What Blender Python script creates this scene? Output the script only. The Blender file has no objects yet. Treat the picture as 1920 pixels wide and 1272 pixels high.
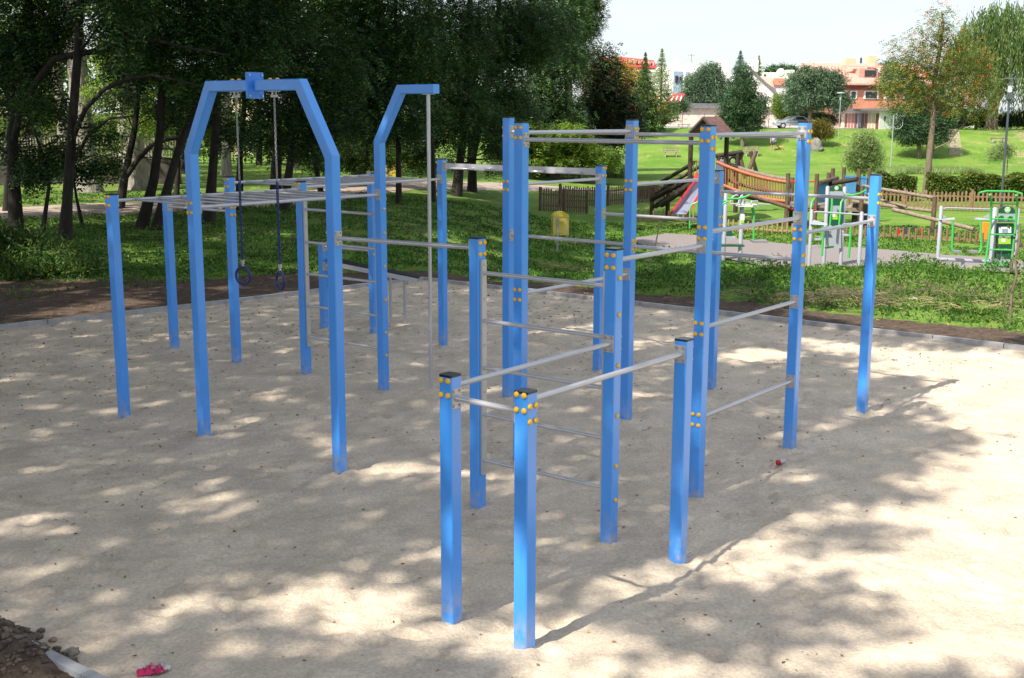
import bpy, math, random
import numpy as np
from mathutils import Vector, Matrix
R = math.radians
# ------------------------------------------------------------------ camera, sky, sun, exposure
sc = bpy.context.scene
col = sc.collection
CAM_F, CAM_TH, CAM_RO, CAM_H = 2209.68, R(10.706), R(0.1885), 3.2     # focal length in 1920-pixel units, pitch down, roll, height
fw = Vector((0, math.cos(CAM_TH), -math.sin(CAM_TH))); rt = Vector((1, 0, 0)); upv = rt.cross(fw)
cr = rt*math.cos(CAM_RO) + upv*math.sin(CAM_RO); cu = -rt*math.sin(CAM_RO) + upv*math.cos(CAM_RO)
cam = bpy.data.cameras.new('camera'); camo = bpy.data.objects.new('camera', cam); col.objects.link(camo)
m = Matrix((cr, cu, -fw)).transposed().to_4x4(); m.translation = Vector((0, 0, CAM_H)); camo.matrix_world = m
cam.sensor_width = 36; cam.lens = 36*CAM_F/1920; cam.clip_end = 2500; cam.clip_start = .05
sc.camera = camo
SUN_EL, SUN_AZ = R(49), R(180+45.5)        # azimuth clockwise from +Y: the sun stands behind the camera to the left
sd = Vector((math.sin(SUN_AZ)*math.cos(SUN_EL), math.cos(SUN_AZ)*math.cos(SUN_EL), math.sin(SUN_EL)))
sun = bpy.data.lights.new('sun', 'SUN'); sun.energy = 5.0; sun.angle = R(0.6); sun.color = (1, .93, .82)
suno = bpy.data.objects.new('sun', sun); col.objects.link(suno); suno.rotation_euler = sd.to_track_quat('Z', 'Y').to_euler()
w = bpy.data.worlds.new('World'); sc.world = w; w.use_nodes = True
nt = w.node_tree; bg = nt.nodes['Background']; bg.inputs[1].default_value = .14
sky = nt.nodes.new('ShaderNodeTexSky'); sky.sky_type = 'NISHITA'; sky.sun_disc = False
sky.sun_elevation = SUN_EL; sky.sun_rotation = SUN_AZ; sky.air_density = 1; sky.dust_density = 1.5; sky.ozone_density = 1
tc = nt.nodes.new('ShaderNodeTexCoord'); mp = nt.nodes.new('ShaderNodeMapping'); mp.inputs['Scale'].default_value = (1.2, 1.2, 9)
ns = nt.nodes.new('ShaderNodeTexNoise'); ns.inputs['Scale'].default_value = 2.2; ns.inputs['Detail'].default_value = 6; ns.inputs['Roughness'].default_value = .55
rp = nt.nodes.new('ShaderNodeMapRange'); rp.inputs[1].default_value = .40; rp.inputs[2].default_value = .60; rp.inputs[3].default_value = .3; rp.inputs[4].default_value = .97
mx = nt.nodes.new('ShaderNodeMixRGB'); mx.inputs[2].default_value = (4.3, 4.5, 4.9, 1)
L = nt.links.new
L(tc.outputs['Generated'], mp.inputs['Vector']); L(mp.outputs[0], ns.inputs['Vector']); L(ns.outputs['Fac'], rp.inputs[0])
L(rp.outputs[0], mx.inputs[0]); L(sky.outputs[0], mx.inputs[1]); L(mx.outputs[0], bg.inputs[0])
sc.view_settings.view_transform = 'Standard'; sc.view_settings.look = 'None'; sc.view_settings.gamma = 1
sc.view_settings.use_curve_mapping = False
sc.view_settings.exposure = 0.66
sc.cycles.max_bounces = 6; sc.cycles.transparent_max_bounces = 4
rng = np.random.default_rng(7); random.seed(7)

# ------------------------------------------------------------------ helpers
def sm(a, b, x):
    t = np.clip((np.asarray(x, float)-a)/(b-a), 0, 1); return t*t*(3-2*t)
_perm = np.random.default_rng(3).permutation(512)
_grad = np.random.default_rng(4).normal(size=(512, 2)); _grad /= np.linalg.norm(_grad, axis=1)[:, None]
def pn(x, y):                                            # gradient noise, about -0.7 .. 0.7
    x = np.asarray(x, float); y = np.asarray(y, float)
    xi = np.floor(x).astype(int); yi = np.floor(y).astype(int); xf = x-xi; yf = y-yi
    u = xf*xf*xf*(xf*(xf*6-15)+10); v = yf*yf*yf*(yf*(yf*6-15)+10)
    def g(i, j):
        h = _perm[(_perm[(xi+i) & 511]+yi+j) & 511]; q = _grad[h]; return q[..., 0]*(xf-i)+q[..., 1]*(yf-j)
    return (g(0, 0)*(1-u)+g(1, 0)*u)*(1-v)+(g(0, 1)*(1-u)+g(1, 1)*u)*v
def fbm(x, y, s, o=3, p=.5):
    r = 0; a = 1
    for k in range(o): r = r+a*pn(x/s+17*k, y/s-9*k); s = s/2; a *= p
    return r
def terrain(x, y):
    x = np.asarray(x, float); y = np.asarray(y, float)
    a = x/np.maximum(y, 5)
    side = sm(-.12, .10, a)
    low = -1.25*sm(17.5, 33, y-.35*np.clip(x, 0, 8))*side
    bank = 3.15*sm(112, 131, y)*side
    lip = .30*np.exp(-((y-.3*np.clip(x, 0, 8)-23.5)/3.2)**2)*side*(.8+.5*fbm(x, y+3, 3.5, 2))
    return low+bank+lip+.10*fbm(x, y, 9, 2)*sm(20, 30, y)+sm(140, 200, y)*2.0*side
def tz(x, y): return float(terrain(x, y))
def ray(px, py): return (fw*CAM_F+cr*(px-960)+cu*(636-py)).normalized()
def at(px, py, Y):                                       # the point at depth Y seen in direction px, py of the photograph
    d = ray(px, py); t = Y/d.y; return Vector((d.x*t, Y, CAM_H+d.z*t))
def G(px, py):                                           # where that direction meets the ground
    d = ray(px, py); t = 3.0
    while t < 400:
        p = d*t
        if CAM_H+p.z < tz(p.x, p.y): break
        t += .25 if t < 60 else .6
    return Vector((d.x*t, d.y*t, tz(d.x*t, d.y*t)))
def ppm(Y): return CAM_F/Y/1.0                           # pixels per metre at depth Y

def tag(o, label=None, cat=None, group=None, kind=None):
    if label: o['label'] = label
    if cat: o['category'] = cat
    if group: o['group'] = group
    if kind: o['kind'] = kind
    return o
def empty(name, loc, label, cat, group=None, rz=0):
    o = bpy.data.objects.new(name, None); col.objects.link(o); o.location = loc; o.rotation_euler = (0, 0, rz)
    o.empty_display_size = .2
    return tag(o, label, cat, group)
def link(name, me, mat, parent=None, local=False):
    o = bpy.data.objects.new(name, me); col.objects.link(o)
    if isinstance(mat, (list, tuple)):
        for q in mat: me.materials.append(q)
    elif mat: me.materials.append(mat)
    if parent is not None:
        o.parent = parent
        if not local:                                    # geometry given in world coordinates
            o.matrix_parent_inverse = world(parent).inverted()
    return o
def world(o):
    mm = Matrix.Translation(o.location) @ o.rotation_euler.to_matrix().to_4x4()
    if o.parent: mm = world(o.parent) @ o.matrix_parent_inverse @ mm
    return mm
def arrmesh(name, V, F, smooth=False, mi=None):
    me = bpy.data.meshes.new(name); V = np.asarray(V, np.float32); F = np.asarray(F, np.int32)
    me.vertices.add(len(V)); me.vertices.foreach_set('co', V.ravel())
    n = F.shape[1]; me.loops.add(F.size); me.loops.foreach_set('vertex_index', F.ravel())
    me.polygons.add(len(F)); me.polygons.foreach_set('loop_start', np.arange(0, F.size, n, dtype=np.int32))
    try: me.polygons.foreach_set('loop_total', np.full(len(F), n, np.int32))
    except Exception: pass
    if smooth: me.polygons.foreach_set('use_smooth', np.ones(len(F), bool))
    if mi is not None: me.polygons.foreach_set('material_index', np.asarray(mi, np.int32))
    me.update(calc_edges=True); return me
def gridmesh(name, X, Y, Z, smooth=True):
    r, c = X.shape; idx = np.arange(r*c).reshape(r, c)
    F = np.stack([idx[:-1, :-1], idx[:-1, 1:], idx[1:, 1:], idx[1:, :-1]], -1).reshape(-1, 4)
    return arrmesh(name, np.stack([X, Y, Z], -1).reshape(-1, 3), F, smooth)

class MB:                                                # collects solids into one mesh
    def __init__(s): s.v = []; s.f = []; s.sm = []; s.mi = []; s.m = 0
    def add(s, vs, fs, smooth=False):
        b = len(s.v); s.v += [tuple(v) for v in vs]
        for f in fs: s.f.append([b+i for i in f]); s.sm.append(smooth); s.mi.append(s.m)
        return s
    def box(s, c, sx, sy, sz, X=(1, 0, 0), Y=(0, 1, 0), Z=None, bev=0):
        c = Vector(c); X = Vector(X).normalized(); Y = Vector(Y).normalized(); Z = Vector(Z).normalized() if Z is not None else X.cross(Y).normalized()
        if bev <= 0:
            vs = [c+X*(sx/2*i)+Y*(sy/2*j)+Z*(sz/2*k) for i in (-1, 1) for j in (-1, 1) for k in (-1, 1)]
            fs = [(0, 1, 3, 2), (4, 6, 7, 5), (0, 4, 5, 1), (2, 3, 7, 6), (0, 2, 6, 4), (1, 5, 7, 3)]
            return s.add(vs, fs)
        a, b = sx/2, sy/2                                 # bevelled along Z edges and slightly at the ends
        ring = [(a-bev, -b), (a, -b+bev), (a, b-bev), (a-bev, b), (-a+bev, b), (-a, b-bev), (-a, -b+bev), (-a+bev, -b)]
        vs = []
        for k in (-1, 1):
            for (p, q) in ring: vs.append(c+X*p+Y*q+Z*(sz/2*k))
        fs = [tuple(range(7, -1, -1)), tuple(range(8, 16))]+[(i, (i+1) % 8, (i+1) % 8+8, i+8) for i in range(8)]
        return s.add(vs, fs)
    def tube(s, pts, r, n=10, cap=True, smooth=True, close=False):
        pts = [Vector(p) for p in pts]; N = len(pts)
        rs = list(r) if isinstance(r, (list, tuple)) else [r]*N
        vs = []; ref = None
        for i, p in enumerate(pts):
            if close: d = pts[(i+1) % N]-pts[i-1]
            else:
                d = (pts[min(i+1, N-1)]-p).normalized()+(p-pts[max(i-1, 0)]).normalized()
            d = d.normalized() if d.length > 1e-9 else Vector((0, 0, 1))
            if ref is None: ref = Vector((0, 0, 1)) if abs(d.z) < .9 else Vector((1, 0, 0))
            a = d.cross(ref).normalized(); b = a.cross(d).normalized(); ref = b
            sc_ = 1.0
            for k in range(n):
                t = 2*math.pi*k/n; vs.append(p+(a*math.cos(t)+b*math.sin(t))*rs[i]*sc_)
        fs = []
        M = N if close else N-1
        for i in range(M):
            j = (i+1) % N
            for k in range(n): fs.append((i*n+k, i*n+(k+1) % n, j*n+(k+1) % n, j*n+k))
        s.add(vs, fs, smooth)
        if cap and not close:
            s.add(vs[:n], [tuple(range(n-1, -1, -1))]); s.add(vs[-n:], [tuple(range(n))])
        return s
    def disc(s, c, axis, r, h, n=12, dome=0):
        c = Vector(c); ax = Vector(axis).normalized()
        if dome: return s.tube([c, c+ax*h*.35, c+ax*h*.7, c+ax*h*.93, c+ax*h], [r*.94, r, r*.82, r*.45, r*.08], n)
        return s.tube([c, c+ax*h], r, n)
    def prism(s, poly, d):                                # planar polygon (3D points) extruded by vector d
        poly = [Vector(p) for p in poly]; d = Vector(d); n = len(poly)
        vs = poly+[p+d for p in poly]
        fs = [tuple(range(n-1, -1, -1)), tuple(range(n, 2*n))]+[(i, (i+1) % n, (i+1) % n+n, i+n) for i in range(n)]
        return s.add(vs, fs)
    def blob(s, c, rx, ry, rz, seed=0, rough=.15, nu=12, nv=8):
        c = Vector(c); q = random.Random(seed); vs = [c+Vector((0, 0, rz))]; ph = [q.random()*6.28 for _ in range(6)]
        for i in range(1, nv):
            th = math.pi*i/nv
            for j in range(nu):
                p = 2*math.pi*j/nu
                k = 1+rough*(math.sin(3*p+ph[0]+2*th)+.7*math.sin(5*p+ph[1])*math.sin(4*th+ph[2])+.5*math.sin(2*p+7*th+ph[3]))*.6
                vs.append(c+Vector((rx*math.sin(th)*math.cos(p)*k, ry*math.sin(th)*math.sin(p)*k, rz*math.cos(th)*(1+.4*rough*math.sin(2*p+ph[4])))))
        vs.append(c-Vector((0, 0, rz))); b = len(vs)-1
        fs = [(0, 1+j, 1+(j+1) % nu) for j in range(nu)]
        for i in range(nv-2):
            for j in range(nu): a = 1+i*nu; fs.append((a+j, a+nu+j, a+nu+(j+1) % nu, a+(j+1) % nu))
        a = 1+(nv-2)*nu
        fs += [(a+j, b, a+(j+1) % nu) for j in range(nu)]
        return s.add(vs, fs, True)
    def build(s, name, mat, parent=None, local=False):
        me = bpy.data.meshes.new(name); me.from_pydata(s.v, [], s.f); me.polygons.foreach_set('use_smooth', s.sm)
        me.polygons.foreach_set('material_index', s.mi); me.update()
        return link(name, me, mat, parent, local)
def copy_tree(o, parent=None):
    c = o.copy(); col.objects.link(c)
    if parent is not None: c.parent = parent; c.matrix_parent_inverse = o.matrix_parent_inverse.copy()
    for ch in list(o.children): copy_tree(ch, c)
    return c

# ------------------------------------------------------------------ materials
def mat(name, c, rough=.7, metal=0, spec=.5, var=0, vs=6, bump=0, bs=30, c2=None, coords='Object', dist=.01, stretch=None, coat=0, detail=5, lo=.35, hi=.65):
    mm = bpy.data.materials.new(name); mm.use_nodes = True; n = mm.node_tree; b = n.nodes['Principled BSDF']; lk = n.links.new
    b.inputs['Roughness'].default_value = rough; b.inputs['Metallic'].default_value = metal; b.inputs['Specular IOR Level'].default_value = spec
    b.inputs['Base Color'].default_value = (*c, 1)
    if coat: b.inputs['Coat Weight'].default_value = coat; b.inputs['Coat Roughness'].default_value = .2
    if var or c2 or bump:
        t = n.nodes.new('ShaderNodeTexCoord'); mpp = n.nodes.new('ShaderNodeMapping'); lk(t.outputs[coords], mpp.inputs[0])
        if stretch: mpp.inputs['Scale'].default_value = stretch
    if var or c2:
        nz = n.nodes.new('ShaderNodeTexNoise'); nz.inputs['Scale'].default_value = vs; nz.inputs['Detail'].default_value = detail; lk(mpp.outputs[0], nz.inputs['Vector'])
        rg = n.nodes.new('ShaderNodeMapRange'); rg.inputs[1].default_value = lo; rg.inputs[2].default_value = hi; lk(nz.outputs['Fac'], rg.inputs[0])
        mixn = n.nodes.new('ShaderNodeMixRGB'); lk(rg.outputs[0], mixn.inputs[0])
        if c2 is None: ca = tuple(x*(1-var) for x in c); cb = tuple(min(1, x*(1+var)) for x in c)
        else: ca, cb = c, c2
        mixn.inputs[1].default_value = (*ca, 1); mixn.inputs[2].default_value = (*cb, 1); lk(mixn.outputs[0], b.inputs['Base Color'])
    if bump:
        n2 = n.nodes.new('ShaderNodeTexNoise'); n2.inputs['Scale'].default_value = bs; n2.inputs['Detail'].default_value = 6; lk(mpp.outputs[0], n2.inputs['Vector'])
        bp = n.nodes.new('ShaderNodeBump'); bp.inputs['Strength'].default_value = bump; bp.inputs['Distance'].default_value = dist
        lk(n2.outputs['Fac'], bp.inputs['Height']); lk(bp.outputs[0], b.inputs['Normal'])
    return mm
def leafmat(name, cols, trans=.35, rough=.55, spec=.3, dens=0):      # colour differs from leaf to leaf
    mm = bpy.data.materials.new(name); mm.use_nodes = True; n = mm.node_tree; lk = n.links.new
    b = n.nodes['Principled BSDF']; b.inputs['Roughness'].default_value = rough; b.inputs['Specular IOR Level'].default_value = spec
    g = n.nodes.new('ShaderNodeNewGeometry'); rmp = n.nodes.new('ShaderNodeValToRGB'); lk(g.outputs['Random Per Island'], rmp.inputs[0])
    cr_ = rmp.color_ramp; cr_.interpolation = 'LINEAR'
    while len(cr_.elements) < len(cols): cr_.elements.new(.5)
    for i, (p, c) in enumerate(cols): cr_.elements[i].position = p; cr_.elements[i].color = (*c, 1)
    t = n.nodes.new('ShaderNodeTexCoord'); nz = n.nodes.new('ShaderNodeTexNoise'); nz.inputs['Scale'].default_value = .6; nz.inputs['Detail'].default_value = 3; lk(t.outputs['Object'], nz.inputs['Vector'])
    rg = n.nodes.new('ShaderNodeMapRange'); rg.inputs[1].default_value = .3; rg.inputs[2].default_value = .7; rg.inputs[3].default_value = .62; rg.inputs[4].default_value = 1.35; lk(nz.outputs['Fac'], rg.inputs[0])
    mu = n.nodes.new('ShaderNodeVectorMath'); mu.operation = 'SCALE'; lk(rmp.outputs[0], mu.inputs[0]); lk(rg.outputs[0], mu.inputs['Scale'])
    lk(mu.outputs[0], b.inputs['Base Color'])
    if trans:
        tr = n.nodes.new('ShaderNodeBsdfTranslucent'); lk(mu.outputs[0], tr.inputs[0]); ms = n.nodes.new('ShaderNodeMixShader'); ms.inputs[0].default_value = trans
        lk(b.outputs[0], ms.inputs[1]); lk(tr.outputs[0], ms.inputs[2]); lk(ms.outputs[0], n.nodes['Material Output'].inputs[0])
    return mm
M = {}
M['blue'] = mat('blue_paint', (.052, .30, .84), .32, spec=.6, var=.03, vs=3, coat=.5)
def dusty(mm, z1=.30, c=(.42, .36, .29)):                # sand dust clinging low on the painted posts, thin grime above
    n = mm.node_tree; lk = n.links.new; b = n.nodes['Principled BSDF']; old = b.inputs['Base Color'].links[0].from_socket
    t = n.nodes.new('ShaderNodeTexCoord'); sp = n.nodes.new('ShaderNodeSeparateXYZ'); lk(t.outputs['Object'], sp.inputs[0])
    r = n.nodes.new('ShaderNodeMapRange'); r.inputs[1].default_value = z1; r.inputs[2].default_value = 0; r.inputs[3].default_value = 0; r.inputs[4].default_value = .75; lk(sp.outputs[2], r.inputs[0])
    nz = n.nodes.new('ShaderNodeTexNoise'); nz.inputs['Scale'].default_value = 14; nz.inputs['Detail'].default_value = 7; lk(t.outputs['Object'], nz.inputs[0])
    r2 = n.nodes.new('ShaderNodeMapRange'); r2.inputs[1].default_value = .42; r2.inputs[2].default_value = .68; lk(nz.outputs[0], r2.inputs[0])
    mu = n.nodes.new('ShaderNodeMath'); mu.operation = 'MULTIPLY'; lk(r.outputs[0], mu.inputs[0]); lk(r2.outputs[0], mu.inputs[1])
    n3 = n.nodes.new('ShaderNodeTexNoise'); n3.inputs['Scale'].default_value = 5; n3.inputs['Detail'].default_value = 9; lk(t.outputs['Object'], n3.inputs[0])
    r3 = n.nodes.new('ShaderNodeMapRange'); r3.inputs[1].default_value = .55; r3.inputs[2].default_value = .75; r3.inputs[3].default_value = 0; r3.inputs[4].default_value = .10; lk(n3.outputs[0], r3.inputs[0])
    ad = n.nodes.new('ShaderNodeMath'); ad.operation = 'MAXIMUM'; lk(mu.outputs[0], ad.inputs[0]); lk(r3.outputs[0], ad.inputs[1])
    mx_ = n.nodes.new('ShaderNodeMixRGB'); mx_.inputs[2].default_value = (*c, 1); lk(ad.outputs[0], mx_.inputs[0]); lk(old, mx_.inputs[1]); lk(mx_.outputs[0], b.inputs[0])
    r4 = n.nodes.new('ShaderNodeMapRange'); r4.inputs[3].default_value = .30; r4.inputs[4].default_value = .75; lk(ad.outputs[0], r4.inputs[0]); lk(r4.outputs[0], b.inputs['Roughness'])
dusty(M['blue'])
M['blue2'] = mat('blue_plate', (.05, .24, .74), .4)
M['alu'] = mat('grey_powder_coat', (.50, .50, .525), .30, metal=.45)
M['plate'] = mat('bracket_plate', (.48, .47, .46), .45, metal=.4)
M['bolt'] = mat('steel_bolt', (.45, .45, .46), .35, metal=.8)
M['yellow'] = mat('yellow_plastic_cap', (.86, .47, .015), .45, spec=.4)
M['black'] = mat('black_plastic', (.012, .012, .016), .3)
M['navy'] = mat('navy_rubber', (.004, .02, .11), .45)
M['chain'] = mat('zinc_chain', (.30, .30, .31), .4, metal=.7)
M['concrete'] = mat('concrete_kerb', (.33, .33, .335), .9, var=.16, vs=7, bump=.3, bs=60, dist=.004)
M['white'] = mat('white_paint', (.78, .78, .76), .6)
M['darkgrey'] = mat('dark_grey', (.05, .05, .055), .5)
M['glass'] = mat('dark_window_glass', (.03, .035, .045), .12)
# ------------------------------------------------------------------ the sand pit and the ground round it
PSI = R(-37.85)
U = Vector((math.cos(PSI), math.sin(PSI), 0)); V = Vector((-math.sin(PSI), math.cos(PSI), 0)); Zv = Vector((0, 0, 1))
CF = np.array([-1.74, 23.07]); CN = np.array([-11.84, 13.66]); Un = np.array([U.x, U.y]); PL = 25.0
_p = ray(140, 1258); _t = (.05-CAM_H)/_p.z; _q = np.array([_p.x*_t, _p.y*_t]); _d = CF-CN; _s = np.linalg.solve(np.array([[_d[0], -Un[0]], [_d[1], -Un[1]]]), _q-CN); CN = CN+_d*_s[0]      # the near kerb passes the photograph's lower left corner
EF = CF+Un*PL; EN = CN+Un*PL
nvec = (CF-CN)/np.linalg.norm(CF-CN)
def pit_ab(x, y):                                        # coordinates inside the pit: a along U in metres, b 0..1 from near to far
    A = np.array([[Un[0], (CF-CN)[0]], [Un[1], (CF-CN)[1]]]); Ai = np.linalg.inv(A)
    dx = x-CN[0]; dy = y-CN[1]
    return Ai[0, 0]*dx+Ai[0, 1]*dy, Ai[1, 0]*dx+Ai[1, 1]*dy
def pit_dist(x, y):                                      # metres outside the pit (negative inside)
    a, b = pit_ab(x, y)
    sinv = abs(Un[0]*nvec[1]-Un[1]*nvec[0])
    W = np.linalg.norm(CF-CN)*sinv
    return np.maximum(np.maximum(-a*sinv, (a-PL)*sinv), np.maximum(-b*W, (b-1)*W))

P = {'A': (-0.383, 7.136, 1.624), 'B': (0.082, 6.755, 1.611), 'C': (1.221, 8.213, 1.65), 'D': (0.746, 8.593, 2.249), 'E': (-0.279, 9.381, 2.248), 'F': (1.583, 9.689, 3.131), 'G': (2.726, 11.173, 3.156), 'H': (3.873, 12.664, 2.6), 'I': (0.08, 10.861, 3.145), 'J': (-0.046, 13.339, 3.187), 'K': (1.231, 12.339, 3.167), 'L': (1.103, 14.833, 2.598), 'M': (2.393, 13.825, 2.589), 'N': (-0.981, 16.48, 2.616), 'P1': (-4.199, 12.399, 2.382), 'P2': (-4.705, 16.121, 2.123), 'P3': (-3.647, 15.288, 2.421), 'P4': (-2.581, 14.46, 2.408), 'P5': (-2.887, 17.845, 1.308), 'P6': (-2.058, 17.309, 2.378), 'Q1': (-3.124, 11.595, 2.845), 'Q2': (-1.574, 10.396, 2.845), 'R': (-1.522, 13.645, 2.909)}
POLE = Vector((P['R'][0], P['R'][1], 0))+U*.755

def sand():
    na, nb = 860, 520
    a = np.linspace(0, PL, na); b = np.linspace(0, 1, nb)
    A, B = np.meshgrid(a, b)
    X = CN[0]+Un[0]*A+(CF-CN)[0]*B; Y = CN[1]+Un[1]*A+(CF-CN)[1]*B
    Z = .022*fbm(X, Y, 1.7, 2)+.014*fbm(X+5, Y, .34, 2, .6)+.013*fbm(X, Y+9, .12, 2, .6)+.004*fbm(X+2, Y, .06, 1)
    Z += .018*np.abs(fbm(X-3, Y+4, .7, 2))
    da = a[1]-a[0]; db = np.linalg.norm(CF-CN)/(nb-1); q = np.random.default_rng(11)
    for k in range(4200):                                # footprints: a dip with a pushed-up rim
        i = q.integers(8, nb-9); j = q.integers(8, na-9); w = 7
        sl = (slice(i-w, i+w+1), slice(j-w, j+w+1)); xx = X[sl]-X[i, j]; yy = Y[sl]-Y[i, j]; t = q.uniform(0, 6.28)
        ra = q.uniform(.085, .14); rb = q.uniform(.045, .075)
        e = np.sqrt(((xx*math.cos(t)+yy*math.sin(t))/ra)**2+((-xx*math.sin(t)+yy*math.cos(t))/rb)**2)
        Z[sl] += q.uniform(.15, 1)**1.5*(-.028*np.exp(-e**4*.8)+.008*np.exp(-((e-1.35)/.4)**2))
    for k, (x, y, h) in P.items():                       # sand worked up a little round each post
        d = np.hypot(X-x, Y-y); Z += .022*np.exp(-(d/.16)**2)-.02*np.exp(-(d/.42)**2)+.030*fbm(X, Y, .09, 2)*np.exp(-(d/.15)**2)
    d = np.hypot(X-POLE.x, Y-POLE.y); Z += .13*np.exp(-(d/.32)**2)
    d = np.hypot(X+1.75, Y-17.9); Z += .05*np.exp(-(d/.45)**2)
    e = np.minimum(np.minimum(A, PL-A)*.98, np.minimum(B, 1-B)*13.8); Z += .012*(1-sm(0, .25, e))
    Z -= .0
    return gridmesh('sand', X, Y, Z), (X, Y, Z)
me, SAND = sand()
def sandz(x, y):
    a, b = pit_ab(x, y); j = int(round(a/PL*(SAND[0].shape[1]-1))); i = int(round(b*(SAND[0].shape[0]-1)))
    if 0 <= i < SAND[0].shape[0] and 0 <= j < SAND[0].shape[1]: return float(SAND[2][i, j])
    return tz(x, y)
def sandmat():
    mm = mat('sand', (.66, .565, .445), .95, spec=.15, c2=(.48, .40, .305), vs=38, lo=.3, hi=.72, bump=.8, bs=70, dist=.012, detail=8)
    n = mm.node_tree; lk = n.links.new; b = n.nodes['Principled BSDF']; old = b.inputs['Base Color'].links[0].from_socket
    t = n.nodes.new('ShaderNodeTexCoord')
    nz = n.nodes.new('ShaderNodeTexNoise'); nz.inputs['Scale'].default_value = 1.6; nz.inputs['Detail'].default_value = 7; lk(t.outputs['Object'], nz.inputs[0])
    r = n.nodes.new('ShaderNodeMapRange'); r.inputs[1].default_value = .35; r.inputs[2].default_value = .65; r.inputs[3].default_value = .84; r.inputs[4].default_value = 1.08; lk(nz.outputs[0], r.inputs[0])
    v = n.nodes.new('ShaderNodeVectorMath'); v.operation = 'SCALE'; lk(old, v.inputs[0]); lk(r.outputs[0], v.inputs['Scale'])
    vo = n.nodes.new('ShaderNodeTexNoise'); vo.inputs['Scale'].default_value = 420; vo.inputs['Detail'].default_value = 1; lk(t.outputs['Object'], vo.inputs[0])
    r2 = n.nodes.new('ShaderNodeMapRange'); r2.inputs[1].default_value = .66; r2.inputs[2].default_value = .78; r2.inputs[3].default_value = 0; r2.inputs[4].default_value = .55; lk(vo.outputs[0], r2.inputs[0])
    mxx = n.nodes.new('ShaderNodeMixRGB'); mxx.inputs[2].default_value = (.16, .11, .07, 1); lk(r2.outputs[0], mxx.inputs[0]); lk(v.outputs[0], mxx.inputs[1]); lk(mxx.outputs[0], b.inputs[0])
    return mm
M['sand'] = sandmat()
tag(link('sand', me, M['sand']), kind='structure')

def groundmat(name, scale_near=True):
    mm = bpy.data.materials.new(name); mm.use_nodes = True; n = mm.node_tree; lk = n.links.new; b = n.nodes['Principled BSDF']; b.inputs['Roughness'].default_value = .95; b.inputs['Specular IOR Level'].default_value = .1
    t = n.nodes.new('ShaderNodeTexCoord')
    def noise(s, d=5):
        q = n.nodes.new('ShaderNodeTexNoise'); q.inputs['Scale'].default_value = s; q.inputs['Detail'].default_value = d; q.inputs['Roughness'].default_value = .6; lk(t.outputs['Object'], q.inputs[0]); return q.outputs[0]
    def rng_(s, a, b_, c=0, d=1):
        q = n.nodes.new('ShaderNodeMapRange'); q.inputs[1].default_value = a; q.inputs[2].default_value = b_; q.inputs[3].default_value = c; q.inputs[4].default_value = d; lk(s, q.inputs[0]); return q.outputs[0]
    def mixc(f, a, b_):
        q = n.nodes.new('ShaderNodeMixRGB'); lk(f, q.inputs[0])
        for i, c in ((1, a), (2, b_)):
            if isinstance(c, tuple): q.inputs[i].default_value = (*c, 1)
            else: lk(c, q.inputs[i])
        return q.outputs[0]
    g1 = mixc(rng_(noise(6), .35, .65), (.075, .165, .020), (.13, .24, .038))
    g2 = mixc(rng_(noise(.33), .40, .68), g1, (.19, .27, .055))                 # yellower patches
    g3 = mixc(rng_(noise(.8, 8), .6, .72), g2, (.33, .27, .12))                  # dry spots
    s1 = mixc(rng_(noise(9, 9), .3, .7), (.055, .040, .030), (.135, .10, .075))
    s2 = mixc(rng_(noise(60, 3), .62, .7), s1, (.24, .15, .08))
    d1 = mixc(rng_(noise(3, 8), .3, .7), (.22, .17, .10), (.40, .33, .2))
    at_ = n.nodes.new('ShaderNodeAttribute'); at_.attribute_name = 'soil'
    add = n.nodes.new('ShaderNodeMath'); add.operation = 'ADD'; lk(at_.outputs['Fac'], add.inputs[0]); lk(rng_(noise(2.2, 7), .3, .7, -.35, .35), add.inputs[1])
    at2 = n.nodes.new('ShaderNodeAttribute'); at2.attribute_name = 'dry'
    add2 = n.nodes.new('ShaderNodeMath'); add2.operation = 'ADD'; lk(at2.outputs['Fac'], add2.inputs[0]); lk(rng_(noise(.6, 8), .3, .7, -.4, .4), add2.inputs[1])
    c = mixc(rng_(add2.outputs[0], .4, .7), g3, d1)
    c = mixc(rng_(add.outputs[0], .42, .6), c, s2)
    lk(c, b.inputs[0])
    bu = n.nodes.new('ShaderNodeBump'); bu.inputs['Strength'].default_value = .7; bu.inputs['Distance'].default_value = .05; lk(noise(14, 9), bu.inputs['Height']); lk(bu.outputs[0], b.inputs['Normal'])
    return mm
M['ground'] = groundmat('grass_and_soil')
def setattr_(me, name, vals):
    a = me.attributes.new(name, 'FLOAT', 'POINT'); a.data.foreach_set('value', np.asarray(vals, np.float32).ravel())
def soilw(x, y):
    d = pit_dist(x, y); a = x/np.maximum(y, 5)
    wid = 1.0+1.6*sm(-.05, -.25, a)+.25*fbm(x, y, 2, 2)
    s = 1-sm(wid, wid+1.0, d)
    lefts = (1-sm(-.16, -.05, a))*(1-sm(21, 23.5, y+.15*x))   # bare earth left of the pit
    s = np.maximum(s, lefts*.9)
    wood = (1-sm(-.02, .05, a))*sm(26, 30, y)*(1-sm(60, 80, y))*.40   # thinner grass under the wood
    return np.maximum(s, wood)
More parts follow.
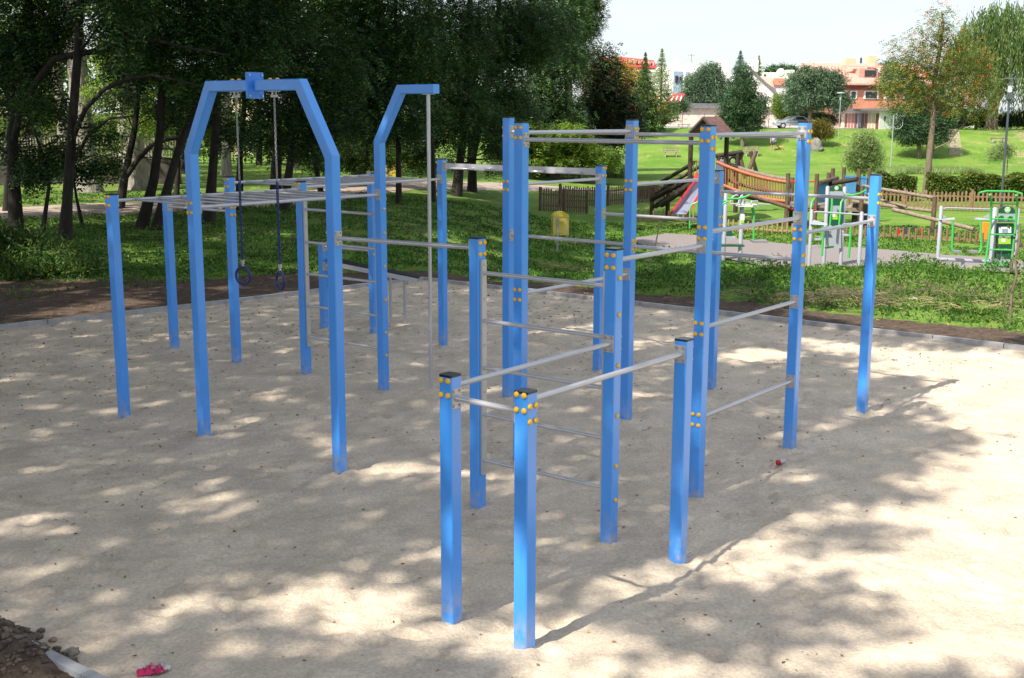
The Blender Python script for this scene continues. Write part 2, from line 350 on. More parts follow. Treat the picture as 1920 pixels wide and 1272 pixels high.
def terrain_mesh():
    def axis(parts): return np.concatenate([np.arange(a, b, s) for a, b, s in parts])
    xs = axis([(-320, -60, 6), (-60, -20, 1.2), (-20, 20, .35), (20, 60, 1.2), (60, 330, 6)])
    ys = axis([(-30, 0, 2), (0, 40, .35), (40, 150, 1.0), (150, 420, 8), (420, 1600, 90)])
    X, Y = np.meshgrid(xs, ys); Z = terrain(X, Y)+.03*fbm(X, Y, 1.5, 3)*sm(0, 2, pit_dist(X, Y))
    me = gridmesh('ground', X, Y, Z)
    D = pit_dist(X, Y)
    r, c = X.shape
    keep = []
    vm = (D > .75)
    import bmesh
    setattr_(me, 'soil', soilw(X, Y)); setattr_(me, 'dry', .62*sm(.30, .5, X/np.maximum(Y, 5))*sm(100, 112, Y)*(1-sm(131, 134, Y))+.28*sm(60, 75, Y)*(1-sm(95, 105, Y))*(1-sm(.12, .2, np.abs(X/np.maximum(Y, 5)-.0)))+.22*(1-sm(.5, 4, np.hypot((X-9)/3, Y-19.5)))+.5*sm(131, 133, Y)*0)
    bm = bmesh.new(); bm.from_mesh(me); bm.verts.ensure_lookup_table(); vmf = vm.ravel()
    kill = [f for f in bm.faces if not any(vmf[v.index] for v in f.verts)]
    bmesh.ops.delete(bm, geom=kill, context='FACES'); bm.to_mesh(me); bm.free()
    return me
tag(link('ground', terrain_mesh(), M['ground']), kind='structure')
def strip_collar():                                       # bare earth between kerb and grass: closes the ground up to the kerb
    ring = []
    C = [CN, CF, EF, EN]
    cen = sum(C)/4
    out = []
    for i in range(4):
        A, B = C[i], C[(i+1) % 4]; n = int(np.linalg.norm(B-A)/.12)
        t = np.linspace(0, 1, n, endpoint=False)[:, None]; out.append(A+(B-A)*t)
    ring = np.vstack(out+[C[0][None]])
    # outward normals
    d = np.gradient(ring, axis=0); nn = np.stack([-d[:, 1], d[:, 0]], 1); nn /= np.linalg.norm(nn, axis=1)[:, None]
    if np.dot(nn[10], ring[10]-cen) < 0: nn = -nn
    k = np.ones(9)/9
    dirc = ring-cen
    offs = np.array([.03, .2, .4, .6, .8, 1.0, 1.25, 1.5])
    X = ring[:, 0][None]+nn[:, 0][None]*offs[:, None]; Y = ring[:, 1][None]+nn[:, 1][None]*offs[:, None]
    # fill the corners by pushing them outwards along the diagonal
    idx = np.cumsum([0]+[len(o) for o in out])
    for ci in idx:
        ci = min(ci, len(ring)-1); e1 = nn[max(ci-3, 0) if ci else len(ring)-4]; e2 = nn[min(ci+3, len(ring)-1) if ci < len(ring)-1 else 3]
        dd = (e1+e2)/(1+np.dot(e1, e2)); X[:, ci] = ring[ci, 0]+dd[0]*offs; Y[:, ci] = ring[ci, 1]+dd[1]*offs
    base = terrain(X, Y)
    Z = base+.03*fbm(X, Y, .35, 3)+.012+.02*sm(.1, .5, offs)[:, None]-.14*sm(.95, 1.5, offs)[:, None]
    Z[0] = base[0]+.015
    me = gridmesh('soil_strip', X.T.copy(), Y.T.copy(), Z.T.copy()); setattr_(me, 'soil', soilw(X.T, Y.T)); setattr_(me, 'dry', np.zeros(X.T.shape))
    return me
tag(link('soil_strip', strip_collar(), M['ground']), kind='structure')

def kerb():
    k = empty('kerb', (CF[0], CF[1], 0), 'low grey concrete kerb edging the sand pit', 'kerb')
    q = random.Random(5)
    for A, B, vis in ((CN, CF, 1), (CF, EF, 1), (CN, EN, 1)):
        L_ = np.linalg.norm(B-A); n = int(L_/1.0); d = Vector(((B-A)/L_).tolist()+[0]); w = d.cross(Zv)
        for i in range(n):
            c = Vector((*(A+(B-A)*((i+.5)/n)), 0))
            z = max(.0, tz(c.x, c.y)); jit = q.uniform(-.006, .006)
            if A is CN and B is EN and i < 10: continue
            MB().box(c+Vector((0, 0, -.07+z*.3+jit)), L_/n-.008, .075, .30, X=d+w*q.uniform(-.004, .004), Y=w, bev=.006).build('kerb_stone', M['concrete'], k)
kerb()
def drape(name, pts, wl, mt, lift=.02, n=120, kind='structure', closed=False):
    pts = [Vector((p[0], p[1], 0)) for p in pts]; dense = []
    for i in range(len(pts)-1):
        p0, p1, p2, p3 = pts[max(i-1, 0)], pts[i], pts[i+1], pts[min(i+2, len(pts)-1)]
        for k in range(12):
            t = k/12; dense.append(.5*((2*p1)+(-p0+p2)*t+(2*p0-5*p1+4*p2-p3)*t*t+(-p0+3*p1-3*p2+p3)*t**3))
    dense.append(pts[-1]); N = len(dense); m_ = 14; X = np.zeros((N, m_)); Y = np.zeros((N, m_))
    for i, p in enumerate(dense):
        d = (dense[min(i+1, N-1)]-dense[max(i-1, 0)]).normalized(); nn = Vector((-d.y, d.x, 0)); ww = wl if not callable(wl) else wl(i/(N-1))
        for j in range(m_):
            s = (j/(m_-1)-.5)*ww*(1+.06*pn(i*.37, (0 if j < m_/2 else 9)+.5)); X[i, j] = p.x+nn.x*s; Y[i, j] = p.y+nn.y*s
    Z = terrain(X, Y)+.03*fbm(X, Y, 1.5, 3)+lift; Z[:, 0] -= lift+.03; Z[:, -1] -= lift+.03
    return tag(link(name, gridmesh(name, X, Y, Z), mt), kind=kind)
M['path'] = mat('trodden_gravel', (.30, .235, .19), .95, c2=(.44, .35, .28), vs=3, bump=.3, bs=40, dist=.01)
drape('path', [(-34, 37), (-24, 38.5), (-17, 39.3), (-12, 42.3), (-8.5, 46.5), (-5, 58), (-1.5, 64), (2, 69), (8, 71)], lambda t: 5.2-2.2*t, M['path'], .06)
def pavermat():
    mm = bpy.data.materials.new('red_grey_pavers'); mm.use_nodes = True; n = mm.node_tree; lk = n.links.new; b = n.nodes['Principled BSDF']; b.inputs['Roughness'].default_value = .9
    t = n.nodes.new('ShaderNodeTexCoord'); br = n.nodes.new('ShaderNodeTexBrick'); br.inputs['Scale'].default_value = 2.0; br.inputs['Color1'].default_value = (.30, .215, .20, 1); br.inputs['Color2'].default_value = (.25, .25, .26, 1)
    br.inputs['Mortar'].default_value = (.10, .10, .08, 1); br.inputs['Mortar Size'].default_value = .03; lk(t.outputs['Object'], br.inputs[0]); lk(br.outputs[0], b.inputs[0]); return mm
M['paver'] = pavermat()
def sheet(name, poly, mt, lift=.05, st=.5):
    xs = [p[0] for p in poly]; ys = [p[1] for p in poly]
    import bmesh
    bm = bmesh.new(); vs = [bm.verts.new((p[0], p[1], 0)) for p in poly]; bm.faces.new(vs)
    for a in range(1, int((max(xs)-min(xs))/st)): bmesh.ops.bisect_plane(bm, geom=bm.verts[:]+bm.edges[:]+bm.faces[:], plane_co=(min(xs)+a*st, 0, 0), plane_no=(1, 0, 0))
    for a in range(1, int((max(ys)-min(ys))/st)): bmesh.ops.bisect_plane(bm, geom=bm.verts[:]+bm.edges[:]+bm.faces[:], plane_co=(0, min(ys)+a*st, 0), plane_no=(0, 1, 0))
    for v in bm.verts: v.co.z = tz(v.co.x, v.co.y)+.03*float(fbm(v.co.x, v.co.y, 1.5, 3))+lift
    me = bpy.data.meshes.new(name); bm.to_mesh(me); bm.free()
    if me.polygons[0].normal.z < 0: me.flip_normals()
    return tag(link(name, me, mt), kind='structure')
pv = [G(1175, 452), G(1250, 441), G(1340, 447), G(1480, 460), G(1640, 470), G(1760, 480), G(1960, 497), G(1990, 520), G(1760, 507), G(1650, 500), G(1540, 508), G(1430, 503), G(1330, 480), G(1230, 470)]
sheet('paved_path', [(p.x, p.y) for p in pv], M['paver'], .05)

# ------------------------------------------------------------------ the blue exercise rig
rig = empty('workout_rig', (1.2, 10.2, 0), 'large blue steel workout rig with grey bars, ladders and monkey bars standing in the sand', 'workout rig')
W2 = .05
posts = {}; caps_done = []
def post(key, kinked=None):
    x, y, h = P[key]; zb = -.25
    mb = MB()
    if kinked is None:
        mb.box((x, y, (h-.006+zb)/2), .1, .1, h-.006-zb, X=U, Y=V, Z=Zv, bev=.007)
        o = mb.build('post', M['blue'], rig)
        MB().box((x, y, h), .103, .103, .014, X=U, Y=V, Z=Zv, bev=.007).build('cap', M['black'], o)
    else:
        path, sgn = kinked
        # profile swept through the mitred corners
        pts = [Vector((x, y, zb))]+[Vector((x, y, 0))+U*u+Zv*z for u, z in path]
        vs = []
        bv = .007; a = W2; ring = [(a-bv, -a), (a, -a+bv), (a, a-bv), (a-bv, a), (-a+bv, a), (-a, a-bv), (-a, -a+bv), (-a+bv, -a)]
        for i, p in enumerate(pts):
            d0 = (p-pts[i-1]).normalized() if i else (pts[1]-p).normalized(); d1 = (pts[i+1]-p).normalized() if i < len(pts)-1 else d0
            tmid = (d0+d1).normalized(); n0 = V.cross(d0).normalized(); nm = V.cross(tmid).normalized(); k = 1/max(.3, nm.dot(n0))
            for (q, r_) in ring: vs.append(p+nm*q*k+V*r_)
        fs = []
        for i in range(len(pts)-1):
            for j in range(8): fs.append((i*8+j, i*8+(j+1) % 8, i*8+8+(j+1) % 8, i*8+8+j))
        fs.append(tuple(range(7, -1, -1))); e = (len(pts)-1)*8; fs.append(tuple(range(e, e+8)))
        mb.add(vs, fs); o = mb.build('post', M['blue'], rig)
    posts[key] = o
    return o
for k in P:
    if k not in ('Q1', 'Q2', 'R'): post(k)
post('Q1', ([(0, 2.845), (.348, 3.468), (.955, 3.468)], 1))
post('Q2', ([(0, 2.845), (-.368, 3.468), (-.935, 3.468)], -1))
post('R', ([(0, 2.909), (.352, 3.49), (.872, 3.49)], 1))
mid = Vector((P['Q1'][0], P['Q1'][1], 3.468))+U*.960
for s, key in ((0, 'Q1'), (1, 'Q2')):
    c = mid+U*(.006+.013*s)
    fl = MB().box(c, .012, .19, .235, X=U, Y=V, Z=Zv).build('flange_plate', M['blue2'], posts[key])
    if s == 0:
        for i in (-1, 1):
            for j in (-1, 1): q_ = c+V*(.074*i)+Zv*(.094*j); MB().tube([q_-U*.016, q_-U*.006, q_+U*.02, q_+U*.030], .011, 6).build('flange_bolt', M['bolt'], posts[key])
def cap_at(c, n, key, r=.0185): MB().disc(c, n, r, .015, 12, dome=1).build('bolt_cover', M['yellow'], posts[key])
def face(key, other):                                     # outward face normal of post towards the other
    a = Vector(P[key][:2]).to_3d(); b = Vector(P[other][:2]).to_3d(); d = (b-a).normalized()
    return max((U, -U, V, -V), key=lambda n: n.dot(d)).copy()
def bracket(parent, key, n, z, caps=True, drop=0):
    c = Vector((P[key][0], P[key][1], z))+n*(W2+.003); t = n.cross(Zv)
    o = MB().box(c, .006, .084, .128, X=n, Y=t, Z=Zv, bev=0).build('bracket', M['plate'], parent)
    mb = MB()
    for i in (-1, 1):
        for j in (-1, 1): mb.disc(c+t*(.028*i)+Zv*(.046*j)+n*.003, n, .0085, .010, 6); mb.disc(c+t*(.028*i)+Zv*(.046*j)+n*.003, n, .013, .002, 10)
    # joined to the plate so that the plate stays one sub-part
    b = mb.build('bracket_bolts', M['bolt'], parent); me = o.data; bmx = __import__('bmesh').new(); bmx.from_mesh(me)
    n0 = len(bmx.faces); bmx.from_mesh(b.data); me.materials.append(M['bolt']); bmx.faces.ensure_lookup_table()
    for f in bmx.faces[n0:]: f.material_index = 1
    bmx.to_mesh(me); bmx.free(); bpy.data.objects.remove(b)
    if caps:
        cc = Vector((P[key][0], P[key][1], z))-n*W2
        for i in (-1, 1):
            for j in (-1, 1): cap_at(cc+t*(.028*i)+Zv*(.046*j), -n, key)
def bar(a, b, z0, z1=None, r=.0185, name='bar', cap0=True, cap1=True):
    z1 = z0 if z1 is None else z1
    n0, n1 = face(a, b), face(b, a); A = Vector((P[a][0], P[a][1], z0))+n0*(W2+.004); B = Vector((P[b][0], P[b][1], z1))+n1*(W2+.004)
    d = (B-A).normalized()
    o = MB().tube([A, A+d*.012, A+d*.02, B-d*.02, B-d*.012, B], [r*1.25, r*1.2, r, r, r*1.2, r*1.25], 14).build(name, M['alu'], rig)
    bracket(o, a, n0, z0, cap0); bracket(o, b, n1, z1, cap1); return o, A, B
for a, b, z in (('A', 'B', 1.483), ('B', 'C', 1.551), ('A', 'D', 1.55), ('D', 'F', 2.162), ('F', 'G', 3.055), ('F', 'G', 2.265), ('F', 'G', 1.468), ('F', 'G', .688),
                ('G', 'H', 2.111), ('I', 'F', 2.992), ('I', 'K', 3.055), ('I', 'K', 1.573), ('J', 'K', 3.03), ('J', 'K', 1.881), ('K', 'G', 3.022), ('K', 'G', 1.865), ('K', 'M', 2.50),
                ('J', 'L', 2.437), ('L', 'M', 2.004), ('M', 'H', 2.347), ('P5', 'P6', 1.245), ('P2', 'P3', 1.98)): bar(a, b, z)
bar('Q2', 'E', 2.139, 2.165)
def ladder(a, b, zs, z0, z1, zc):
    n0, n1 = face(a, b), face(b, a)
    lad = empty('ladder', (0, 0, 0), None, None); lad.parent = rig; lad.matrix_parent_inverse = world(rig).inverted()
    for k, n in ((a, n0), (b, n1)):
        c = Vector((P[k][0], P[k][1], (z0+z1)/2))+n*(W2+.012)
        s = MB().box(c, .022, .056, z1-z0, X=n, Y=n.cross(Zv), Z=Zv, bev=0)
        for z in zc: s.disc(Vector((P[k][0], P[k][1], z))+n*(W2+.023), n, .010, .006, 8)
        s.build('stringer', M['plate'], lad)
        for z in zc: cap_at(Vector((P[k][0], P[k][1], z))-n*W2, -n, k)
    for z in zs:
        A = Vector((P[a][0], P[a][1], z))+n0*(W2+.02); B = Vector((P[b][0], P[b][1], z))+n1*(W2+.02)
        MB().tube([A, B], .0165, 12).build('rung', M['alu'], lad)
ladder('E', 'D', [1.97, 1.584, 1.197, .809, .42], .298, 2.077, [2.038, 1.764, 1.383, .999, .609, .341])
ladder('P4', 'R', [2.077, 1.676, 1.284, .888, .498], .373, 2.213, [2.146, 1.87, 1.479, 1.085, .698, .424])
def monkey(a0, a1, b0, b1, z, n):
    _, A0, A1 = bar(a0, a1, z, name='rail'); _, B0, B1 = bar(b0, b1, z-.006, name='rail')
    for i in range(n):
        t = (i+.75)/(n+.5); MB().tube([A0.lerp(A1, t), B0.lerp(B1, t)], .0145, 10).build('rung', M['alu'], rig)
monkey('P1', 'P4', 'Q1', 'R', 2.315, 8)
monkey('P3', 'P6', 'P4', 'N', 2.345, 8)
# straight beam with four grip handles between the two far posts
n0, n1 = face('N', 'L'), face('L', 'N'); A = Vector((*P['N'][:2], 2.52))+n0*.056; B = Vector((*P['L'][:2], 2.52))+n1*.056; d = (B-A).normalized(); sdv = d.cross(Zv)
beam = MB().box((A+B)/2, (B-A).length, .04, .08, X=d, Y=sdv, Z=Zv, bev=0).build('beam', M['alu'], rig)
bracket(beam, 'N', n0, 2.52); bracket(beam, 'L', n1, 2.52)
fs_ = sdv if sdv.y < 0 else -sdv
for t in (.14, .38, .61, .84):
    c = A.lerp(B, t)+fs_*.02-Zv*.02; h = .17
    MB().tube([c-d*h, c-d*h+fs_*.07, c-d*(h-.03)+fs_*.1, c+d*(h-.03)+fs_*.1, c+d*h+fs_*.07, c+d*h], .015, 10).build('grip_handle', M['alu'], beam)
# climbing pole under the arm
a0 = Vector((POLE.x, POLE.y, 3.438))
pl = MB().tube([(POLE.x, POLE.y, -.1), a0], .021, 14); pl.box(a0-Zv*.003, .11, .085, .006, X=U, Y=V, Z=Zv)
pl.build('climbing_pole', M['alu'], rig)

# ------------------------------------------------------------------ gymnastic rings on chains
def ring(u, lbl, ang):
    top = Vector((P['Q1'][0], P['Q1'][1], 3.416))+U*u; zr = 1.695
    o = empty('gymnastic_ring', (top.x, top.y, zr), lbl, 'gymnastic ring', 'rings hanging from the blue arch')
    hb = MB().box(top-Zv*.002, .12, .05, .008, X=U, Y=V, Z=Zv); hb.tube([top-V*.02-Zv*.004, top-V*.02-Zv*.05], .008, 8); hb.tube([top+V*.02-Zv*.004, top+V*.02-Zv*.05], .008, 8); hb.tube([top-V*.034-Zv*.044, top+V*.034-Zv*.044], .013, 10)
    hb.build('hanger', M['plate'], o)
    for key in ('Q1',):
        for i in (-1, 1): cap_at(Vector((top.x, top.y, 3.518))+U*(.048*i), Zv, 'Q1' if u < .95 else 'Q2', .0195)
    def chainseg(z0, z1, mt, nm, r, pitch):
        mb = MB(); z = z0; i = 0
        while z > z1:
            wv = (U if i % 2 else V); ww, hh = r*2.2, pitch*.62
            mb.tube([Vector((top.x, top.y, z-pitch/2))+wv*(ww*math.cos(t)*.75)+Zv*(hh*math.sin(t)) for t in [k*math.pi/4 for k in range(8)]], r, 5, close=True); z -= pitch; i += 1
        mb.build(nm, mt, o)
    chainseg(3.375, 2.60, M['chain'], 'chain', .0042, .026); chainseg(2.60, 1.85, M['navy'], 'coated_chain', .0062, .03)
    c = Vector((top.x, top.y, 1.83)); MB().box(c, .035, .012, .04, X=U, Y=V, Z=Zv).tube([c-Zv*.02+U*.0, c-Zv*.055], .009, 8).tube([c-Zv*.045+U*.018*math.cos(t)+Zv*.018*math.sin(t) for t in [k*math.pi/4 for k in range(8)]], .004, 6, close=True).build('shackle', M['bolt'], o)
    rd = U*math.cos(ang)+V*math.sin(ang)
    MB().tube([Vector((top.x, top.y, zr))+rd*(.084*math.cos(t))+Zv*(.084*math.sin(t)) for t in [k*math.pi/14 for k in range(28)]], .0135, 10, close=True).build('ring', M['navy'], o)
ring(.705, 'navy gymnastic ring on a chain, the left one, turned flat to the viewer', R(12)); ring(1.234, 'navy gymnastic ring on a chain, the right one nearer the thick front post', R(-18))

# ------------------------------------------------------------------ sloping sit-up bench
def bench():
    p5 = Vector((*P['P5'][:2], 0)); n = U.copy()
    lg = [Vector((-1.894, 18.149, 0)), Vector((-1.652, 17.963, 0))]
    o = empty('sit_up_bench', (-1.77, 18.05, 0), 'sloping grey sit-up bench with a dark top and two legs behind the ladder', 'exercise bench')
    d = (Vector((-1.45, 17.86, .0))-Vector((-2.72, 17.98, 0))); A = Vector((-2.79, 17.93, 1.0)); B = Vector((-1.46, 17.98, .73)); ax = (B-A).normalized()
    sdx = ax.cross(Zv).normalized(); nz = sdx.cross(ax).normalized()
    for s in (-1, 1): MB().box((A+B)/2+sdx*(.13*s), (B-A).length, .03, .07, X=ax, Y=sdx, Z=nz).build('frame_rail', M['alu'], o)
    MB().box((A+B)/2+nz*.045, (B-A).length+.06, .30, .018, X=ax, Y=sdx, Z=nz, bev=.0).build('seat_board', M['black'], o)
    for q, l in enumerate(lg):
        zt = .76+(.035 if q == 0 else -.01); MB().tube([(l.x, l.y, -.1), (l.x, l.y, zt)], .024, 10).build('leg', M['alu'], o)
    MB().box(p5+n*.06+Zv*.95, .02, .09, .13, X=n, Y=V, Z=Zv).box(p5+n*.12+Zv*.97, .14, .05, .05, X=n, Y=V, Z=Zv).build('bracket', M['plate'], o)
bench()
# ------------------------------------------------------------------ vegetation
def unit(a): return a/np.maximum(np.linalg.norm(a, axis=-1, keepdims=True), 1e-9)
def quads(c, d, n, Lh, Wh):                               # rhombic leaves: centre c, long axis d, surface normal n
    d = unit(d); s = unit(np.cross(d, n)); Lh = np.asarray(Lh).reshape(-1, 1); Wh = np.asarray(Wh).reshape(-1, 1)
    v = np.stack([c-d*Lh, c+s*Wh-d*Lh*.15, c+d*Lh, c-s*Wh-d*Lh*.15], 1).reshape(-1, 3)
    return v
def leafmesh(name, parts):
    Vv = np.concatenate(parts); F = np.arange(len(Vv), dtype=np.int32).reshape(-1, 4); return arrmesh(name, Vv, F)
def blob_pts(q, blobs, n, shell=.5):
    b = np.array([(*x[:3], *x[3:6]) for x in blobs], float); wgt = b[:, 3]*b[:, 4]*b[:, 5]; wgt = wgt**.75; wgt /= wgt.sum()
    k = q.choice(len(b), n, p=wgt); dv = unit(q.normal(size=(n, 3))); r = (shell+(1-shell)*q.random((n, 1))**.6)*(1+.16*q.normal(size=(n, 1)))
    c = b[k, :3]+dv*r*b[k, 3:6]; return c, dv
def broad(q, blobs, n, per, L_, W_, spread=.3, shell=.45, up=.6):
    c, dv = blob_pts(q, blobs, n, shell); c = np.repeat(c, per, 0)+q.normal(size=(n*per, 3))*spread*np.array([1, 1, .6]); m_ = n*per
    d = unit(q.normal(size=(m_, 3))+np.array([0, 0, -.25])); nn = unit(q.normal(size=(m_, 3))+np.array([0, 0, up])); k = q.uniform(.6, 1.3, m_)
    return quads(c, d, nn, L_/2*k, W_/2*k)
def fronds(q, blobs, n, L_, pairs=4, lw=.028, shell=.3, droop=.45):
    c, dv = blob_pts(q, blobs, n, shell)
    d = unit(np.stack([q.normal(size=n), q.normal(size=n), q.normal(size=n)*.35-.35], 1)+dv*.5); ln = L_*q.uniform(.7, 1.3, (n, 1))
    side = unit(np.cross(d, np.array([0, 0, 1.0])+q.normal(size=(n, 3))*.35)); out = []; nrm = unit(np.cross(side, d))
    for k in range(1, pairs+1):
        t = k/pairs; p = c+d*ln*t-np.array([0, 0, 1.0])*ln*droop*t*t
        for s in (-1, 1):
            a = unit(side*s+d*.35-np.array([0, 0, .25])); h = ln*.24*(1-.35*t); out.append(quads(p+a*h, a, nrm+q.normal(size=(n, 3))*.25, h[:, 0], np.full(n, lw)))
    # keep every frond's leaflets in one run so neighbours differ in tone frond by frond
    return np.concatenate(out)
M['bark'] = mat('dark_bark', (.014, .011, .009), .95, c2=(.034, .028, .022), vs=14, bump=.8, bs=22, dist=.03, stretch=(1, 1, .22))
M['bark_pale'] = mat('pale_furrowed_bark', (.20, .175, .14), .95, c2=(.36, .33, .28), vs=9, bump=1, bs=14, dist=.06, stretch=(1, 1, .2))
M['bark_mid'] = mat('brown_bark', (.13, .10, .07), .95, c2=(.22, .17, .12), vs=10, bump=.6, bs=20, dist=.03, stretch=(1, 1, .25))
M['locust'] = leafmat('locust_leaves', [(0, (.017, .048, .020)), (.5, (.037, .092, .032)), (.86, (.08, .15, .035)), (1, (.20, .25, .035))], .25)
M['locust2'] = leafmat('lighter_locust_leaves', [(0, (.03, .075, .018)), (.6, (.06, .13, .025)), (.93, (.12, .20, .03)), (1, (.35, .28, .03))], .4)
M['brown_leaf'] = leafmat('withered_leaves', [(0, (.05, .035, .032)), (.6, (.085, .06, .055)), (1, (.14, .10, .085))], .15)
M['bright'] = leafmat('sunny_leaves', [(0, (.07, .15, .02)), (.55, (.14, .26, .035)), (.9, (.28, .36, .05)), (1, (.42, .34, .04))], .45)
M['pine'] = leafmat('pine_needles', [(0, (.02, .055, .025)), (.6, (.045, .10, .04)), (1, (.09, .15, .05))], .1)
M['pine_grey'] = leafmat('grey_pine_needles', [(0, (.05, .09, .05)), (.6, (.10, .17, .095)), (1, (.17, .25, .14))], .15)
M['blue_spruce'] = leafmat('blue_spruce_needles', [(0, (.07, .13, .12)), (.6, (.13, .21, .19)), (1, (.2, .29, .26))], .1)
M['larch'] = leafmat('larch_needles', [(0, (.09, .15, .035)), (.6, (.17, .25, .07)), (1, (.27, .34, .12))], .3)
M['spruce'] = leafmat('spruce_needles', [(0, (.025, .06, .014)), (.6, (.05, .11, .02)), (1, (.10, .17, .03))], .1)
M['rowan'] = leafmat('rowan_leaves', [(0, (.075, .12, .02)), (.5, (.16, .21, .035)), (.86, (.29, .28, .055)), (1, (.38, .26, .06))], .4)
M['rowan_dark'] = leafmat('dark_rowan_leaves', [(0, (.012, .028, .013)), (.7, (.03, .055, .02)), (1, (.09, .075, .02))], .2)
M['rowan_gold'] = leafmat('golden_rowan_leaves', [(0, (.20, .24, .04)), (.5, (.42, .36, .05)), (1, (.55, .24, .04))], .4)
M['berry'] = mat('orange_berries', (.75, .13, .02), .5)
M['berry_red'] = mat('red_berries', (.5, .03, .015), .5)
M['willow'] = leafmat('willow_leaves', [(0, (.055, .105, .03)), (.5, (.10, .175, .045)), (1, (.20, .26, .07))], .35)
M['hedge'] = leafmat('hedge_leaves', [(0, (.035, .08, .010)), (.55, (.09, .16, .02)), (.9, (.20, .25, .04)), (1, (.27, .20, .045))], .35)
M['weed'] = leafmat('weed_leaves', [(0, (.028, .085, .010)), (.55, (.062, .165, .018)), (.88, (.13, .25, .035)), (1, (.24, .28, .06))], .4)
M['shrub_pale'] = leafmat('pale_shrub_leaves', [(0, (.14, .22, .06)), (.5, (.26, .36, .12)), (1, (.42, .52, .22))], .45)
M['rust_bush'] = leafmat('rusty_bush_leaves', [(0, (.07, .10, .02)), (.5, (.15, .17, .03)), (.85, (.30, .20, .04)), (1, (.35, .13, .03))], .35)

def trunkmesh(paths, n=10):                               # several tapering limbs joined in one mesh
    mb = MB()
    for pts, rs in paths: mb.tube(pts, rs, n, cap=True)
    return mb
def wobble(q, a, b, k, amp):
    a = np.array(a, float); b = np.array(b, float); pts = []
    for i in range(k+1):
        t = i/k; o = q.normal(size=3)*amp*math.sin(math.pi*t)*np.array([1, 1, .5]); pts.append(tuple(a+(b-a)*t+o))
    return pts
def tree(name, label, cat, base, trunk, tr, limbs, leafparts, lm, bark, group=None, extra=None, limbr=.25, paths=()):
    """trunk: local points; tr: radii; limbs: list of (start index, end point, radius); leafparts: vertex arrays in local coordinates"""
    o = empty(name, base, label, cat, group)
    mb = MB(); mb.tube(trunk, tr, 12)
    q = np.random.default_rng(len(label)*7+int(abs(base[0])*10))
    for i, e, r in limbs:
        s = trunk[i]; L_ = (Vector(e)-Vector(s)).length; pts = wobble(q, s, e, 5, L_*.06); mb.tube(pts, [r*(1-.16*k) for k in range(6)], 7)
    for pth in paths: mb.tube([p for p, r in pth], [r for p, r in pth], 7)
    mb.build('trunk', bark, o, local=True)
    if leafparts: link('crown', leafmesh('crown', leafparts), lm, o, local=True)
    if extra:
        for nm, me, mt in extra: link(nm, me, mt, o, local=True)
    return o
def berries(q, blobs, n, r, per=5, sp=.1):
    c, dv = blob_pts(q, blobs, n, .75); c = np.repeat(c, per, 0)+q.normal(size=(n*per, 3))*sp*np.array([1, 1, .5]); m_ = len(c)
    o = np.array([[1, 0, 0], [-1, 0, 0], [0, 1, 0], [0, -1, 0], [0, 0, 1], [0, 0, -1]])*r; Vv = (c[:, None]+o[None]).reshape(-1, 3)
    t = np.array([[0, 2, 4], [2, 1, 4], [1, 3, 4], [3, 0, 4], [2, 0, 5], [1, 2, 5], [3, 1, 5], [0, 3, 5]]); F = (np.arange(m_)[:, None, None]*6+t[None]).reshape(-1, 3)
    return arrmesh('berries', Vv, F, True)

# --- the dark wood on the left: trees whose feet and low branches are seen; their upper crowns shade everything below
WG = 'trees of the dark wood left of the pit'
def loc(base, p): return (p[0]-base[0], p[1]-base[1], p[2]-base[2])
def woodtree(seed, base_px, pts_px, r0, blobs_px, upper, label, nf=520, leaf='locust', bark='bark', L_=.34, name='wood_tree', limbs_px=(), paths_px=(), thin=False, group=WG, pairs=4, lw=.028):
    q = np.random.default_rng(seed); B = G(*base_px); Y = B.y
    tp = [(0, 0, -.15)]+[loc(B, at(px, py, Y+dy)) for px, py, dy in pts_px]; n = len(tp)
    if upper: last = Vector(tp[-1]); tp.append((last.x+(last.x-tp[-2][0])*.4, last.y+.2, max(last.z+2.0, upper[0][2]-.5)))
    rs = [r0*1.35]+[r0*(1-.62*i/len(tp)) for i in range(1, len(tp))]
    bl = [(*loc(B, at(px, py, Y+dy)), r, r, r*f) for px, py, dy, r, f in blobs_px]
    lp = []; lim = []
    if bl:
        tot = sum(b[3]**2 for b in bl); lp.append(fronds(q, bl, int(nf*tot), L_, pairs, lw))
        for b in bl:
            i = min(range(1, len(tp)), key=lambda k: (Vector(tp[k])-Vector(b[:3])).length+(2 if tp[k][2] > b[2]+.3 else 0)); lim.append((i, b[:3], r0*.28))
    for px, py, dy, ex, ey, edy, rr in limbs_px:
        tp2 = loc(B, at(px, py, Y+dy)); e = loc(B, at(ex, ey, Y+edy)); lim.append((min(range(len(tp)), key=lambda k: (Vector(tp[k])-Vector(tp2)).length), e, rr))
    if upper:
        lp.append(broad(q, upper, int(19*sum(u[3]*u[4] for u in upper)), 9, .34, .20, .42, .25))
        for u in upper[:3]: lim.append((len(tp)-1, u[:3], r0*.3))
    return tree(name, label, 'tree', tuple(B), tp, rs, lim, lp, M[leaf], M[bark], group, paths=[[(loc(B, at(px, py, Y+dy)), r) for px, py, dy, r in pth] for pth in paths_px])
def up(x, y, z, r, f=.6, n=4, sp=2.2, seed=1):
    q = random.Random(seed); return [(x+q.uniform(-sp, sp), y+q.uniform(-sp, sp), z+q.uniform(-.6, 1.8), r, r, r*f) for _ in range(n)]

